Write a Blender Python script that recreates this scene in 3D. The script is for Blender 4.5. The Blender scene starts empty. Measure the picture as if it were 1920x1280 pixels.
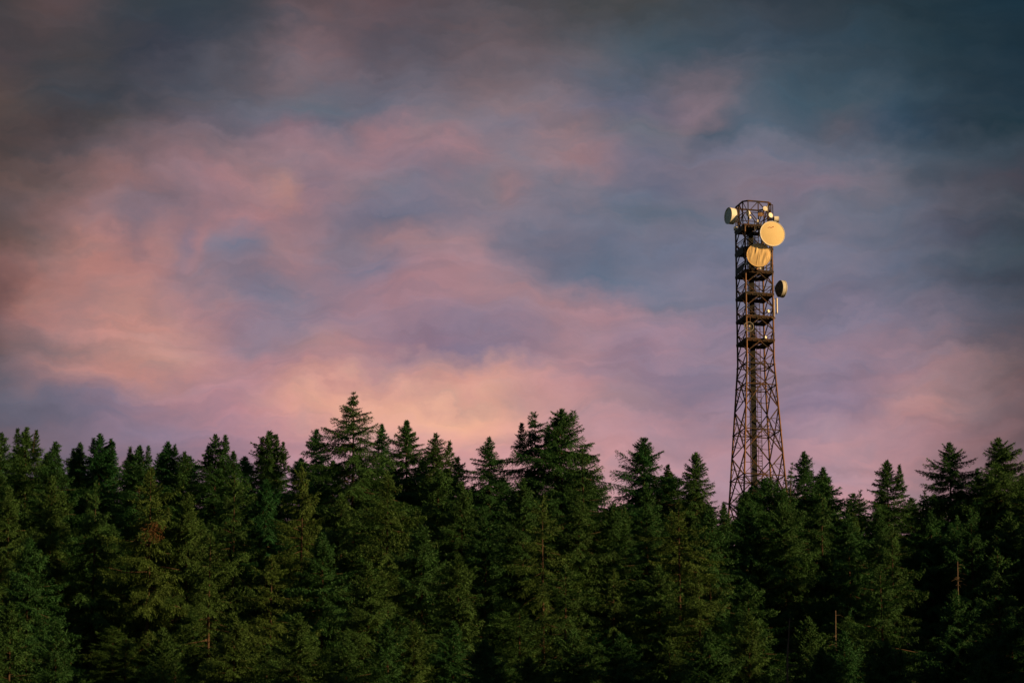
import bpy, math, random
import numpy as np
from mathutils import Vector, Matrix

SC = bpy.context.scene
COL = SC.collection
R = math.radians

# ------------------------------------------------------------------ camera
PITCH = R(14.55)
HFOV = R(15.5)
FPX = 960.0 / math.tan(HFOV / 2)          # focal length in photo pixels
CAM_Z = 1.7
cam_d = bpy.data.cameras.new('camera')
cam = bpy.data.objects.new('camera', cam_d)
COL.objects.link(cam)
cam_d.sensor_width = 36.0
cam_d.lens = 18.0 / math.tan(HFOV / 2)
cam_d.clip_start = 0.5
cam_d.clip_end = 30000
cam.location = (0, 0, CAM_Z)
cam.rotation_euler = (R(90) + PITCH, 0, 0)
SC.camera = cam


def at(px, py, Y):
    """photo pixel (1920x1280) at world depth Y -> world point"""
    u, v = (px - 960) / FPX, (640 - py) / FPX
    d = Vector((u, math.cos(PITCH) - v * math.sin(PITCH), math.sin(PITCH) + v * math.cos(PITCH)))
    return Vector((0, 0, CAM_Z)) + d * (Y / d.y)


# ------------------------------------------------------------------ light
SUN_EL, SUN_AZ = R(16.0), R(111.0)        # azimuth clockwise from +Y
sun_dir = Vector((math.sin(SUN_AZ) * math.cos(SUN_EL), math.cos(SUN_AZ) * math.cos(SUN_EL), math.sin(SUN_EL)))
sl = bpy.data.lights.new('sun', 'SUN')
sl.energy = 5.0
sl.angle = R(0.9)
sl.color = (1.0, 0.61, 0.25)
so = bpy.data.objects.new('sun', sl)
COL.objects.link(so)
so.rotation_euler = sun_dir.to_track_quat('Z', 'Y').to_euler()

SC.view_settings.view_transform = 'Standard'
SC.view_settings.look = 'None'
SC.view_settings.exposure = 0.3
SC.view_settings.gamma = 1.0
SC.view_settings.use_curve_mapping = False


# ------------------------------------------------------------------ sky (world)
def s2l(c):
    g = 0.3 * c[0] + 0.59 * c[1] + 0.11 * c[2]
    c = [0.86 * c[0] + 0.14 * g + 1, 0.86 * c[1] + 0.14 * g, 0.86 * c[2] + 0.14 * g + 1.5]
    out = []
    for x in c:
        x = x / 255.0
        out.append(x / 12.92 if x <= 0.04045 else ((x + 0.055) / 1.055) ** 2.4)
    return out


# evening cloud layer: for bands of elevation, colour along azimuth (positions noted as photo x, y)
SKY = [  # vignette darkening of edges and corners is put into these cloud colours
    (0,   [(0, 66, 64, 64), (110, 80, 68, 70), (240, 60, 66, 72), (480, 56, 64, 72), (600, 88, 74, 78), (740, 92, 78, 84), (960, 76, 74, 78), (1200, 66, 70, 72), (1440, 52, 64, 74), (1680, 42, 58, 66), (1920, 26, 50, 62)]),
    (100, [(0, 76, 64, 66), (150, 66, 66, 70), (280, 60, 64, 76), (440, 78, 76, 84), (580, 120, 98, 104), (720, 98, 90, 100), (960, 104, 92, 98), (1200, 74, 88, 100), (1440, 56, 72, 86), (1680, 40, 62, 74), (1920, 28, 50, 62)]),
    (200, [(0, 82, 71, 68), (120, 62, 68, 76), (240, 74, 74, 82), (480, 104, 102, 114), (600, 98, 106, 120), (720, 112, 108, 122), (960, 128, 112, 120), (1200, 102, 104, 124), (1320, 126, 110, 122), (1440, 80, 94, 108), (1680, 58, 78, 92), (1920, 36, 56, 68)]),
    (245, [(0, 82, 69, 67), (100, 72, 64, 66), (200, 88, 78, 80), (330, 108, 96, 106), (450, 106, 100, 114), (560, 134, 108, 120), (625, 108, 106, 122), (735, 152, 116, 124), (790, 128, 114, 124), (960, 120, 112, 126), (1050, 142, 116, 122), (1140, 124, 112, 122), (1240, 110, 112, 124), (1290, 118, 112, 124), (1330, 86, 98, 116), (1440, 80, 98, 116), (1585, 86, 88, 100), (1680, 56, 76, 94), (1800, 46, 64, 78), (1920, 36, 58, 68)]),
    (300, [(0, 80, 68, 66), (240, 112, 94, 100), (480, 152, 122, 130), (600, 150, 120, 130), (720, 146, 118, 130), (840, 160, 122, 130), (960, 132, 120, 132), (1080, 146, 118, 126), (1200, 118, 112, 130), (1440, 112, 112, 130), (1680, 82, 94, 110), (1920, 58, 70, 80)]),
    (350, [(0, 92, 74, 70), (100, 112, 88, 86), (170, 138, 104, 104), (260, 134, 106, 112), (330, 142, 112, 120), (400, 160, 118, 124), (480, 176, 128, 128), (525, 176, 130, 126), (560, 146, 118, 130), (640, 138, 118, 130), (720, 126, 116, 130), (800, 128, 118, 134), (900, 130, 120, 132), (960, 144, 118, 126), (1020, 126, 118, 132), (1100, 116, 114, 130), (1260, 104, 108, 130), (1380, 122, 114, 130), (1530, 124, 112, 130), (1650, 110, 106, 120), (1740, 82, 90, 104), (1920, 68, 66, 76)]),
    (400, [(0, 96, 78, 76), (150, 140, 108, 110), (240, 136, 112, 122), (480, 170, 124, 130), (600, 150, 122, 134), (720, 118, 114, 134), (850, 128, 118, 134), (960, 126, 120, 136), (1080, 116, 116, 134), (1200, 104, 114, 132), (1440, 112, 114, 132), (1680, 104, 108, 124), (1800, 90, 92, 106), (1920, 66, 74, 84)]),
    (450, [(0, 100, 78, 74), (80, 130, 100, 96), (170, 174, 122, 116), (240, 150, 112, 116), (290, 178, 124, 122), (330, 142, 116, 130), (360, 166, 122, 128), (385, 134, 120, 136), (460, 122, 118, 138), (510, 156, 124, 132), (590, 160, 124, 132), (640, 140, 122, 136), (760, 164, 126, 132), (900, 150, 124, 134), (950, 120, 116, 134), (1060, 112, 113, 133), (1200, 110, 114, 134), (1320, 112, 114, 134), (1500, 112, 114, 134), (1700, 104, 108, 126), (1800, 84, 86, 102), (1920, 56, 66, 76)]),
    (500, [(0, 118, 86, 84), (100, 166, 116, 110), (240, 182, 128, 124), (400, 140, 122, 137), (520, 150, 122, 134), (600, 162, 126, 136), (720, 128, 118, 138), (840, 162, 126, 136), (960, 150, 124, 136), (1100, 104, 110, 130), (1200, 108, 113, 133), (1320, 120, 116, 136), (1440, 120, 118, 138), (1680, 106, 110, 130), (1920, 62, 76, 86)]),
    (550, [(0, 124, 88, 86), (70, 174, 120, 112), (170, 160, 120, 118), (260, 186, 132, 124), (350, 172, 126, 130), (430, 154, 124, 134), (480, 128, 117, 136), (540, 126, 119, 138), (640, 150, 122, 136), (750, 162, 124, 136), (900, 160, 126, 136), (1000, 158, 126, 136), (1150, 160, 126, 138), (1230, 124, 118, 136), (1340, 122, 118, 138), (1580, 108, 108, 130), (1700, 100, 106, 126), (1800, 80, 86, 102), (1920, 64, 70, 82)]),
    (600, [(0, 128, 95, 96), (150, 188, 130, 124), (300, 198, 138, 128), (420, 170, 126, 134), (540, 138, 122, 140), (720, 158, 124, 138), (960, 150, 122, 138), (1100, 166, 130, 142), (1200, 160, 128, 144), (1440, 140, 122, 142), (1680, 118, 112, 132), (1920, 74, 78, 90)]),
    (650, [(0, 110, 88, 90), (60, 138, 106, 106), (130, 150, 116, 116), (250, 190, 136, 126), (330, 196, 142, 132), (400, 176, 130, 134), (470, 148, 124, 138), (540, 164, 128, 138), (620, 180, 134, 136), (700, 162, 126, 138), (850, 146, 119, 140), (950, 142, 120, 140), (1000, 156, 124, 140), (1100, 170, 132, 142), (1180, 150, 122, 140), (1250, 162, 128, 144), (1310, 148, 124, 142), (1560, 146, 122, 140), (1700, 142, 118, 132), (1800, 110, 98, 110), (1920, 86, 80, 90)]),
    (690, [(0, 88, 88, 100), (120, 166, 122, 120), (280, 190, 134, 128), (480, 180, 130, 136), (640, 184, 132, 134), (840, 196, 142, 138), (920, 206, 150, 140), (1080, 172, 130, 138), (1200, 156, 124, 140), (1300, 138, 120, 142), (1440, 142, 122, 140), (1560, 134, 117, 138), (1720, 158, 122, 130), (1810, 138, 110, 114), (1920, 96, 82, 86)]),
    (755, [(0, 100, 96, 110), (200, 132, 114, 132), (320, 156, 122, 136), (480, 192, 138, 142), (600, 224, 162, 142), (720, 228, 168, 144), (900, 230, 170, 142), (1000, 200, 146, 140), (1200, 172, 132, 142), (1440, 146, 124, 146), (1600, 150, 122, 140), (1700, 182, 134, 134), (1820, 148, 114, 116), (1920, 108, 86, 90)]),
    (830, [(0, 100, 90, 102), (240, 134, 114, 134), (480, 176, 130, 142), (720, 202, 146, 146), (960, 206, 148, 148), (1200, 184, 138, 146), (1440, 170, 134, 148), (1560, 178, 136, 144), (1700, 164, 124, 132), (1920, 108, 86, 90)]),
    (930, [(0, 96, 88, 98), (480, 170, 126, 140), (960, 198, 146, 150), (1150, 200, 148, 152), (1440, 182, 138, 150), (1650, 182, 136, 142), (1920, 110, 86, 90)]),
]
world = bpy.data.worlds.new('World')
SC.world = world
world.use_nodes = True
NT = world.node_tree
N, L = NT.nodes, NT.links
N.clear()


def nd(t, **kw):
    n = N.new(t)
    for k, v in kw.items():
        setattr(n, k, v)
    return n


def mth(op, a, b=None, c=None):
    n = nd('ShaderNodeMath', operation=op)
    for i, x in enumerate((a, b, c)):
        if x is None:
            continue
        if isinstance(x, (int, float)):
            n.inputs[i].default_value = x
        else:
            L.new(x, n.inputs[i])
    return n.outputs[0]


tc = nd('ShaderNodeTexCoord')
gen = tc.outputs['Generated']
sep = nd('ShaderNodeSeparateXYZ')
L.new(gen, sep.inputs[0])
DEG = 180 / math.pi
az = mth('MULTIPLY', mth('ARCTAN2', sep.outputs[0], sep.outputs[1]), DEG)
el = mth('MULTIPLY', mth('ARCSINE', sep.outputs[2]), DEG)


def fbm(scale, detail, rough, vscale, dist=0.0):
    mp = nd('ShaderNodeMapping')
    mp.inputs['Scale'].default_value = vscale
    L.new(gen, mp.inputs[0])
    n = nd('ShaderNodeTexNoise')
    n.inputs['Scale'].default_value = scale
    n.inputs['Detail'].default_value = detail
    n.inputs['Roughness'].default_value = rough
    n.inputs['Distortion'].default_value = dist
    L.new(mp.outputs[0], n.inputs['Vector'])
    return n


w1 = fbm(16, 5, 0.5, (1.0, 1.0, 1.25))
w2 = fbm(60, 5, 0.55, (0.8, 1.0, 1.1))
w5 = fbm(170, 4, 0.6, (0.7, 1.0, 1.2))
s1 = nd('ShaderNodeSeparateColor'); L.new(w1.outputs['Color'], s1.inputs[0])
s2 = nd('ShaderNodeSeparateColor'); L.new(w2.outputs['Color'], s2.inputs[0])
s5 = nd('ShaderNodeSeparateColor'); L.new(w5.outputs['Color'], s5.inputs[0])
azw = mth('ADD', mth('ADD', az, mth('MULTIPLY', mth('SUBTRACT', s1.outputs[0], 0.5), 1.25)),
          mth('ADD', mth('MULTIPLY', mth('SUBTRACT', s2.outputs[0], 0.5), 0.9), mth('MULTIPLY', mth('SUBTRACT', s5.outputs[0], 0.5), 0.3)))
elw = mth('ADD', mth('ADD', el, mth('MULTIPLY', mth('SUBTRACT', s1.outputs[1], 0.5), 1.2)),
          mth('ADD', mth('MULTIPLY', mth('SUBTRACT', s2.outputs[1], 0.5), 1.0), mth('MULTIPLY', mth('SUBTRACT', s5.outputs[1], 0.5), 0.3)))
EL0 = PITCH * DEG
PXD = DEG / FPX
AZH = 960 * PXD / math.cos(PITCH)
fac = nd('ShaderNodeMapRange')
fac.inputs['From Min'].default_value = -AZH
fac.inputs['From Max'].default_value = AZH
L.new(azw, fac.inputs['Value'])
prev = None
prev_el = None
for v, stops in SKY:
    cr = nd('ShaderNodeValToRGB')
    r = cr.color_ramp
    r.interpolation = 'CARDINAL'
    while len(r.elements) > 1:
        r.elements.remove(r.elements[-1])
    for i, (px, a, b, c) in enumerate(stops):
        e = r.elements[0] if i == 0 else r.elements.new(px / 1920)
        e.position = px / 1920
        e.color = (*s2l((a, b, c)), 1)
    L.new(fac.outputs[0], cr.inputs[0])
    e_here = EL0 + math.atan((640 - v) / FPX) * DEG
    if prev is None:
        prev = cr.outputs[0]
    else:
        mr = nd('ShaderNodeMapRange')
        mr.inputs['From Min'].default_value = prev_el
        mr.inputs['From Max'].default_value = e_here
        L.new(elw, mr.inputs['Value'])
        mx = nd('ShaderNodeMix', data_type='RGBA')
        L.new(mr.outputs[0], mx.inputs['Factor'])
        L.new(prev, mx.inputs['A'])
        L.new(cr.outputs[0], mx.inputs['B'])
        prev = mx.outputs['Result']
    prev_el = e_here
# streaky cirrus wisps, drawn out along slanting directions of the evening sky
azel = nd('ShaderNodeCombineXYZ')
L.new(azw, azel.inputs[0]); L.new(elw, azel.inputs[1])


def streak(rot, sx, sy, scale, detail, rough, dist):
    mp = nd('ShaderNodeMapping')
    mp.inputs['Rotation'].default_value = (0, 0, R(rot))
    mp.inputs['Scale'].default_value = (sx, sy, 1)
    L.new(azel.outputs[0], mp.inputs[0])
    n = nd('ShaderNodeTexNoise')
    n.inputs['Scale'].default_value = scale
    n.inputs['Detail'].default_value = detail
    n.inputs['Roughness'].default_value = rough
    n.inputs['Distortion'].default_value = dist
    L.new(mp.outputs[0], n.inputs['Vector'])
    return n.outputs['Fac']


st1 = streak(14, 0.25, 1.0, 1.2, 7, 0.62, 0.7)
st2 = streak(-26, 0.32, 1.0, 1.7, 7, 0.64, 1.1)
st3 = streak(18, 0.22, 1.0, 2.3, 5, 0.55, 0.5)
fil = nd('ShaderNodeMapRange', interpolation_type='SMOOTHSTEP')
fil.inputs['From Min'].default_value = 0.36; fil.inputs['From Max'].default_value = 0.66
fil.inputs['To Min'].default_value = 0.955; fil.inputs['To Max'].default_value = 1.065
L.new(st3, fil.inputs['Value'])
stm = mth('ADD', mth('MULTIPLY', st1, 0.55), mth('MULTIPLY', st2, 0.45))
# fine cloud texture: soft pale and blue-grey wisps
w3 = fbm(34, 5, 0.5, (0.8, 1.0, 1.5), 0.7)
w4 = fbm(42, 5, 0.52, (0.8, 1.0, 1.6), 0.9)
wm = nd('ShaderNodeMapRange'); wm.inputs['From Min'].default_value = 0.3; wm.inputs['From Max'].default_value = 0.7
wm.inputs['To Min'].default_value = 0.91; wm.inputs['To Max'].default_value = 1.09
L.new(w3.outputs['Fac'], wm.inputs['Value'])
hs = nd('ShaderNodeVectorMath', operation='SCALE')
L.new(prev, hs.inputs[0]); L.new(wm.outputs[0], hs.inputs['Scale'])
cool = nd('ShaderNodeMix', data_type='RGBA', blend_type='MULTIPLY')
cf = nd('ShaderNodeMix', data_type='RGBA')
cfr = nd('ShaderNodeMapRange', interpolation_type='SMOOTHSTEP')
cfr.inputs['From Min'].default_value = 0.37; cfr.inputs['From Max'].default_value = 0.63
L.new(mth('ADD', mth('MULTIPLY', w4.outputs['Fac'], 0.3), mth('MULTIPLY', stm, 0.7)), cfr.inputs['Value'])
cf.inputs['A'].default_value = (0.85, 0.95, 0.985, 1)      # slate gaps between wisps
cf.inputs['B'].default_value = (1.135, 1.05, 1.01, 1)      # rosy wisps
L.new(cfr.outputs[0], cf.inputs['Factor'])
cool.inputs['Factor'].default_value = 1.0
hs2 = nd('ShaderNodeVectorMath', operation='SCALE')
L.new(hs.outputs[0], hs2.inputs[0]); L.new(fil.outputs[0], hs2.inputs['Scale'])
L.new(hs2.outputs[0], cool.inputs['A'])
L.new(cf.outputs['Result'], cool.inputs['B'])
# clear evening sky away from the cloud bank
sky = nd('ShaderNodeTexSky', sky_type='NISHITA')
sky.sun_disc = False
sky.sun_elevation = SUN_EL
sky.sun_rotation = SUN_AZ
skys = nd('ShaderNodeVectorMath', operation='SCALE')
L.new(sky.outputs[0], skys.inputs[0]); skys.inputs['Scale'].default_value = 0.028
m_az = nd('ShaderNodeMapRange', interpolation_type='SMOOTHSTEP')
m_az.inputs['From Min'].default_value = 14; m_az.inputs['From Max'].default_value = 55
L.new(mth('ABSOLUTE', az), m_az.inputs['Value'])
m_el = nd('ShaderNodeMapRange', interpolation_type='SMOOTHSTEP')
m_el.inputs['From Min'].default_value = 24; m_el.inputs['From Max'].default_value = 60
L.new(el, m_el.inputs['Value'])
mxf = mth('MAXIMUM', m_az.outputs[0], m_el.outputs[0])
fin = nd('ShaderNodeMix', data_type='RGBA')
L.new(mxf, fin.inputs['Factor'])
L.new(cool.outputs['Result'], fin.inputs['A'])
L.new(skys.outputs[0], fin.inputs['B'])
bg = nd('ShaderNodeBackground')
bg.inputs['Strength'].default_value = 0.81      # sky colours are noted as seen at exposure 0.3
L.new(fin.outputs['Result'], bg.inputs['Color'])
wo = nd('ShaderNodeOutputWorld')
L.new(bg.outputs[0], wo.inputs['Surface'])


# ------------------------------------------------------------------ materials
def mat(name, base, rough=0.6, metal=0.0, noise=None, spec=0.4, bump=None):
    """noise = (scale, other colour, low, high): patches of a second colour"""
    m = bpy.data.materials.new(name)
    m.use_nodes = True
    nt = m.node_tree
    b = nt.nodes['Principled BSDF']
    b.inputs['Base Color'].default_value = (*base, 1)
    b.inputs['Roughness'].default_value = rough
    b.inputs['Metallic'].default_value = metal
    b.inputs['Specular IOR Level'].default_value = spec
    t = nt.nodes.new('ShaderNodeTexCoord')
    if noise:
        sc, c2, lo, hi = noise
        n = nt.nodes.new('ShaderNodeTexNoise')
        n.inputs['Scale'].default_value = sc
        n.inputs['Detail'].default_value = 6
        n.inputs['Roughness'].default_value = 0.6
        nt.links.new(t.outputs['Object'], n.inputs['Vector'])
        mr = nt.nodes.new('ShaderNodeMapRange')
        mr.inputs['From Min'].default_value = lo
        mr.inputs['From Max'].default_value = hi
        nt.links.new(n.outputs['Fac'], mr.inputs['Value'])
        mx = nt.nodes.new('ShaderNodeMix'); mx.data_type = 'RGBA'
        mx.inputs['A'].default_value = (*base, 1)
        mx.inputs['B'].default_value = (*c2, 1)
        nt.links.new(mr.outputs[0], mx.inputs['Factor'])
        nt.links.new(mx.outputs['Result'], b.inputs['Base Color'])
    if bump:
        sc, st = bump
        n = nt.nodes.new('ShaderNodeTexNoise')
        n.inputs['Scale'].default_value = sc
        n.inputs['Detail'].default_value = 4
        nt.links.new(t.outputs['Object'], n.inputs['Vector'])
        bp = nt.nodes.new('ShaderNodeBump')
        bp.inputs['Strength'].default_value = st
        nt.links.new(n.outputs['Fac'], bp.inputs['Height'])
        nt.links.new(bp.outputs[0], b.inputs['Normal'])
    return m


M = {}
M['steel'] = mat('rusty_brown_steel', (0.080, 0.036, 0.016), 0.6, 0.0, (1.3, (0.022, 0.018, 0.016), 0.38, 0.60), 0.2)  # darker than the legs: the braces' unlit look put into the colour
M['leg'] = mat('sunlit_orange_brown_leg', (0.19, 0.080, 0.028), 0.6, 0.0, (1.3, (0.08, 0.045, 0.025), 0.42, 0.66))  # same steel made brighter, the legs' sunlit look put into the colour
M['deck'] = mat('dark_grating', (0.05, 0.05, 0.05), 0.7, 0.0, (2.0, (0.09, 0.06, 0.04), 0.45, 0.7))
M['cable'] = mat('black_cable_jacket', (0.012, 0.014, 0.014), 0.6, 0.0, (3.0, (0.028, 0.028, 0.026), 0.4, 0.7), 0.08)
M['galv'] = mat('galvanised_steel', (0.32, 0.32, 0.30), 0.45, 0.3, (5.0, (0.2, 0.19, 0.17), 0.4, 0.7))
M['radome'] = mat('cream_radome', (0.84, 0.68, 0.38), 0.55, 0.0, (1.1, (0.79, 0.62, 0.33), 0.45, 0.75), 0.3)
M['white'] = mat('white_radome', (0.86, 0.85, 0.80), 0.5, 0.0, (3.0, (0.74, 0.72, 0.64), 0.45, 0.75), 0.3)
M['grey'] = mat('pale_grey_shell', (0.55, 0.55, 0.50), 0.5, 0.0, (2.0, (0.42, 0.41, 0.36), 0.45, 0.7), 0.3)
M['greyface'] = mat('grey_green_face', (0.66, 0.72, 0.62), 0.55, 0.0, (2.0, (0.56, 0.62, 0.53), 0.45, 0.7), 0.3)
M['tan'] = mat('tan_radome', (0.62, 0.40, 0.24), 0.6, 0.0, (3.0, (0.5, 0.30, 0.18), 0.4, 0.7), 0.3)
M['darkback'] = mat('dark_grey_backshell', (0.10, 0.11, 0.10), 0.55, 0.0, (2.5, (0.06, 0.065, 0.06), 0.4, 0.7), 0.3)
M['cloth'] = mat('wrinkled_canvas_cover', (0.86, 0.66, 0.36), 0.7, 0.0, (1.6, (0.80, 0.56, 0.28), 0.4, 0.7), 0.2)
M['red'] = mat('red_emblem_paint', (0.36, 0.03, 0.012), 0.5)
M['bark'] = mat('spruce_bark', (0.085, 0.058, 0.042), 0.9, 0.0, (3.0, (0.05, 0.036, 0.028), 0.4, 0.65), 0.1, (9.0, 0.6))
M['deadwood'] = mat('weathered_dead_wood', (0.13, 0.10, 0.075), 0.85, 0.0, (3.0, (0.07, 0.055, 0.042), 0.4, 0.65), 0.1, (9.0, 0.5))
M['cones'] = mat('brown_spruce_cones', (0.16, 0.085, 0.04), 0.8, 0.0, (2.0, (0.10, 0.06, 0.03), 0.4, 0.65), 0.1)
M['deadneedles'] = mat('dead_rust_needles', (0.11, 0.055, 0.026), 0.85, 0.0, (2.0, (0.07, 0.045, 0.022), 0.4, 0.65), 0.1)
M['ground'] = mat('forest_floor', (0.035, 0.04, 0.018), 0.95, 0.0, (0.15, (0.06, 0.045, 0.025), 0.4, 0.65), 0.1, (1.5, 0.6))


def needle_mat():
    m = bpy.data.materials.new('spruce_needles')
    m.use_nodes = True
    nt = m.node_tree
    n, l = nt.nodes, nt.links
    n.clear()
    t = n.new('ShaderNodeTexCoord')
    at_ = n.new('ShaderNodeAttribute'); at_.attribute_type = 'OBJECT'; at_.attribute_name = 'tint'
    at2 = n.new('ShaderNodeAttribute'); at2.attribute_type = 'GEOMETRY'; at2.attribute_name = 'sprig'
    base = n.new('ShaderNodeMix'); base.data_type = 'RGBA'
    base.inputs['A'].default_value = (0.016, 0.082, 0.026, 1)      # deep blue green
    base.inputs['B'].default_value = (0.056, 0.108, 0.024, 1)      # olive
    l.new(at_.outputs['Fac'], base.inputs['Factor'])
    nz = n.new('ShaderNodeTexNoise'); nz.inputs['Scale'].default_value = 0.55; nz.inputs['Detail'].default_value = 5
    l.new(t.outputs['Object'], nz.inputs['Vector'])
    mr = n.new('ShaderNodeMapRange'); mr.inputs['From Min'].default_value = 0.3; mr.inputs['From Max'].default_value = 0.7
    mr.inputs['To Min'].default_value = 0.72; mr.inputs['To Max'].default_value = 1.28
    l.new(nz.outputs['Fac'], mr.inputs['Value'])
    mr2 = n.new('ShaderNodeMapRange'); mr2.inputs['To Min'].default_value = 0.5; mr2.inputs['To Max'].default_value = 1.5
    l.new(at2.outputs['Fac'], mr2.inputs['Value'])
    mm = n.new('ShaderNodeMath'); mm.operation = 'MULTIPLY'
    l.new(mr.outputs[0], mm.inputs[0]); l.new(mr2.outputs[0], mm.inputs[1])
    sc = n.new('ShaderNodeVectorMath'); sc.operation = 'SCALE'
    l.new(base.outputs['Result'], sc.inputs[0]); l.new(mm.outputs[0], sc.inputs['Scale'])
    p = n.new('ShaderNodeBsdfPrincipled')
    p.inputs['Roughness'].default_value = 0.65
    p.inputs['Specular IOR Level'].default_value = 0.18
    l.new(sc.outputs[0], p.inputs['Base Color'])
    tr = n.new('ShaderNodeBsdfTranslucent')
    l.new(sc.outputs[0], tr.inputs['Color'])
    mx = n.new('ShaderNodeMixShader'); mx.inputs[0].default_value = 0.12
    l.new(p.outputs[0], mx.inputs[1]); l.new(tr.outputs[0], mx.inputs[2])
    o = n.new('ShaderNodeOutputMaterial')
    l.new(mx.outputs[0], o.inputs['Surface'])
    return m


M['needles'] = needle_mat()


# ------------------------------------------------------------------ mesh helpers
class MB:
    def __init__(self):
        self.v, self.f, self.m = [], [], []

    def add(self, vs, fs, mi=0):
        o = len(self.v)
        self.v += [tuple(x) for x in vs]
        self.f += [tuple(i + o for i in f) for f in fs]
        self.m += [mi] * len(fs)

    def beam(self, p, q, w, h=None, mi=0):
        p, q = Vector(p), Vector(q)
        h = h or w
        d = (q - p).normalized()
        up = Vector((0, 0, 1)) if abs(d.z) < 0.95 else Vector((1, 0, 0))
        a = d.cross(up).normalized() * (w / 2)
        b = a.cross(d).normalized() * (h / 2)
        vs = [p - a - b, p + a - b, p + a + b, p - a + b, q - a - b, q + a - b, q + a + b, q - a + b]
        self.add(vs, [(3, 2, 1, 0), (4, 5, 6, 7), (0, 1, 5, 4), (1, 2, 6, 5), (2, 3, 7, 6), (3, 0, 4, 7)], mi)

    def tube(self, pts, r, n=8, mi=0):
        pts = [Vector(p) for p in pts]
        rs = r if isinstance(r, (list, tuple)) else [r] * len(pts)
        vs, fs = [], []
        for i, p in enumerate(pts):
            d = (pts[min(i + 1, len(pts) - 1)] - pts[max(i - 1, 0)]).normalized()
            up = Vector((0, 0, 1)) if abs(d.z) < 0.95 else Vector((1, 0, 0))
            a = d.cross(up).normalized()
            b = a.cross(d).normalized()
            for k in range(n):
                t = 2 * math.pi * k / n
                vs.append(p + (a * math.cos(t) + b * math.sin(t)) * rs[i])
        for i in range(len(pts) - 1):
            for k in range(n):
                fs.append((i * n + k, i * n + (k + 1) % n, (i + 1) * n + (k + 1) % n, (i + 1) * n + k))
        fs.append(tuple(reversed(range(n))))
        fs.append(tuple((len(pts) - 1) * n + k for k in range(n)))
        self.add(vs, fs, mi)

    def lathe(self, prof, n=32, mi=0):
        """prof = [(distance along local +Y, radius)], revolved round the Y axis"""
        vs, fs = [], []
        for y, r in prof:
            for k in range(n):
                t = 2 * math.pi * k / n
                vs.append((r * math.cos(t), y, r * math.sin(t)))
        for i in range(len(prof) - 1):
            for k in range(n):
                fs.append((i * n + k, i * n + (k + 1) % n, (i + 1) * n + (k + 1) % n, (i + 1) * n + k))
        self.add(vs, fs, mi)

    def ring(self, c, r, t, n=20, axis='Z', mi=0):
        pts = []
        for k in range(n + 1):
            a = 2 * math.pi * k / n
            if axis == 'Z':
                pts.append((c[0] + r * math.cos(a), c[1] + r * math.sin(a), c[2]))
            else:
                pts.append((c[0] + r * math.cos(a), c[1], c[2] + r * math.sin(a)))
        for a, b in zip(pts[:-1], pts[1:]):
            self.beam(a, b, t, None, mi)

    def build(self, name, mats, parent=None, smooth=False):
        me = bpy.data.meshes.new(name)
        me.from_pydata(self.v, [], self.f)
        if not isinstance(mats, (list, tuple)):
            mats = [mats]
        for m in mats:
            me.materials.append(m)
        me.polygons.foreach_set('material_index', self.m)
        if smooth:
            me.polygons.foreach_set('use_smooth', [True] * len(me.polygons))
            me.set_sharp_from_angle(angle=R(40))
        me.update()
        o = bpy.data.objects.new(name, me)
        COL.objects.link(o)
        if parent:
            o.parent = parent
        return o


def empty(name, loc, rz=0.0):
    o = bpy.data.objects.new(name, None)
    COL.objects.link(o)
    o.location = loc
    o.rotation_euler = (0, 0, rz)
    o.empty_display_size = 0.5
    return o


def tag(o, label=None, cat=None, group=None, kind=None):
    if label:
        o['label'] = label
    if cat:
        o['category'] = cat
    if group:
        o['group'] = group
    if kind:
        o['kind'] = kind
    return o


# ------------------------------------------------------------------ terrain
TY = [-4000, 0, 120, 200, 310, 330, 360, 400, 450, 480, 560, 900, 5000]
TZ = [0, 0, 0, 8, 35, 40, 50, 63, 79, 86, 91, 84, 60]


SHADE_SPUR = 80.0


def terrain(x, y):
    x = np.asarray(x, float); y = np.asarray(y, float)
    z = np.interp(y, TY, TZ)
    far = np.clip((y - 120) / 120, 0, 1)
    # unseen spur added on the right, outside the frame, to shade the lower trees
    q = np.clip((x - 60) / 95, 0, 1)
    q = q * q * (3 - 2 * q)
    out = np.clip((900 - x) / 600, 0, 1)
    z = z + SHADE_SPUR * q * out * np.interp(y, [60, 150, 252, 282, 308, 350, 450, 560], [0, 1.15, 1.15, 0.76, 0.50, 0.42, 0.25, 0.15])
    z = z + far * (1.1 * np.sin(x / 23.0 + 1.3) + 0.8 * np.sin(y / 17.0 + x / 31.0))
    return z


gx = np.concatenate([np.linspace(-5000, -300, 14)[:-1], np.linspace(-300, 300, 121), np.linspace(300, 5000, 14)[1:]])
gy = np.concatenate([np.linspace(-4000, -40, 12)[:-1], np.linspace(-40, 640, 137), np.linspace(640, 5000, 14)[1:]])
GX, GY = np.meshgrid(gx, gy)
GZ = terrain(GX, GY)
nx, ny = len(gx), len(gy)
gv = np.stack([GX.ravel(), GY.ravel(), GZ.ravel()], 1)
gf = [(j * nx + i, j * nx + i + 1, (j + 1) * nx + i + 1, (j + 1) * nx + i) for j in range(ny - 1) for i in range(nx - 1)]
gme = bpy.data.meshes.new('ground')
gme.from_pydata(gv.tolist(), [], gf)
gme.materials.append(M['ground'])
gme.polygons.foreach_set('use_smooth', [True] * len(gme.polygons))
ground = bpy.data.objects.new('ground', gme)
COL.objects.link(ground)
tag(ground, kind='structure')

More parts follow.
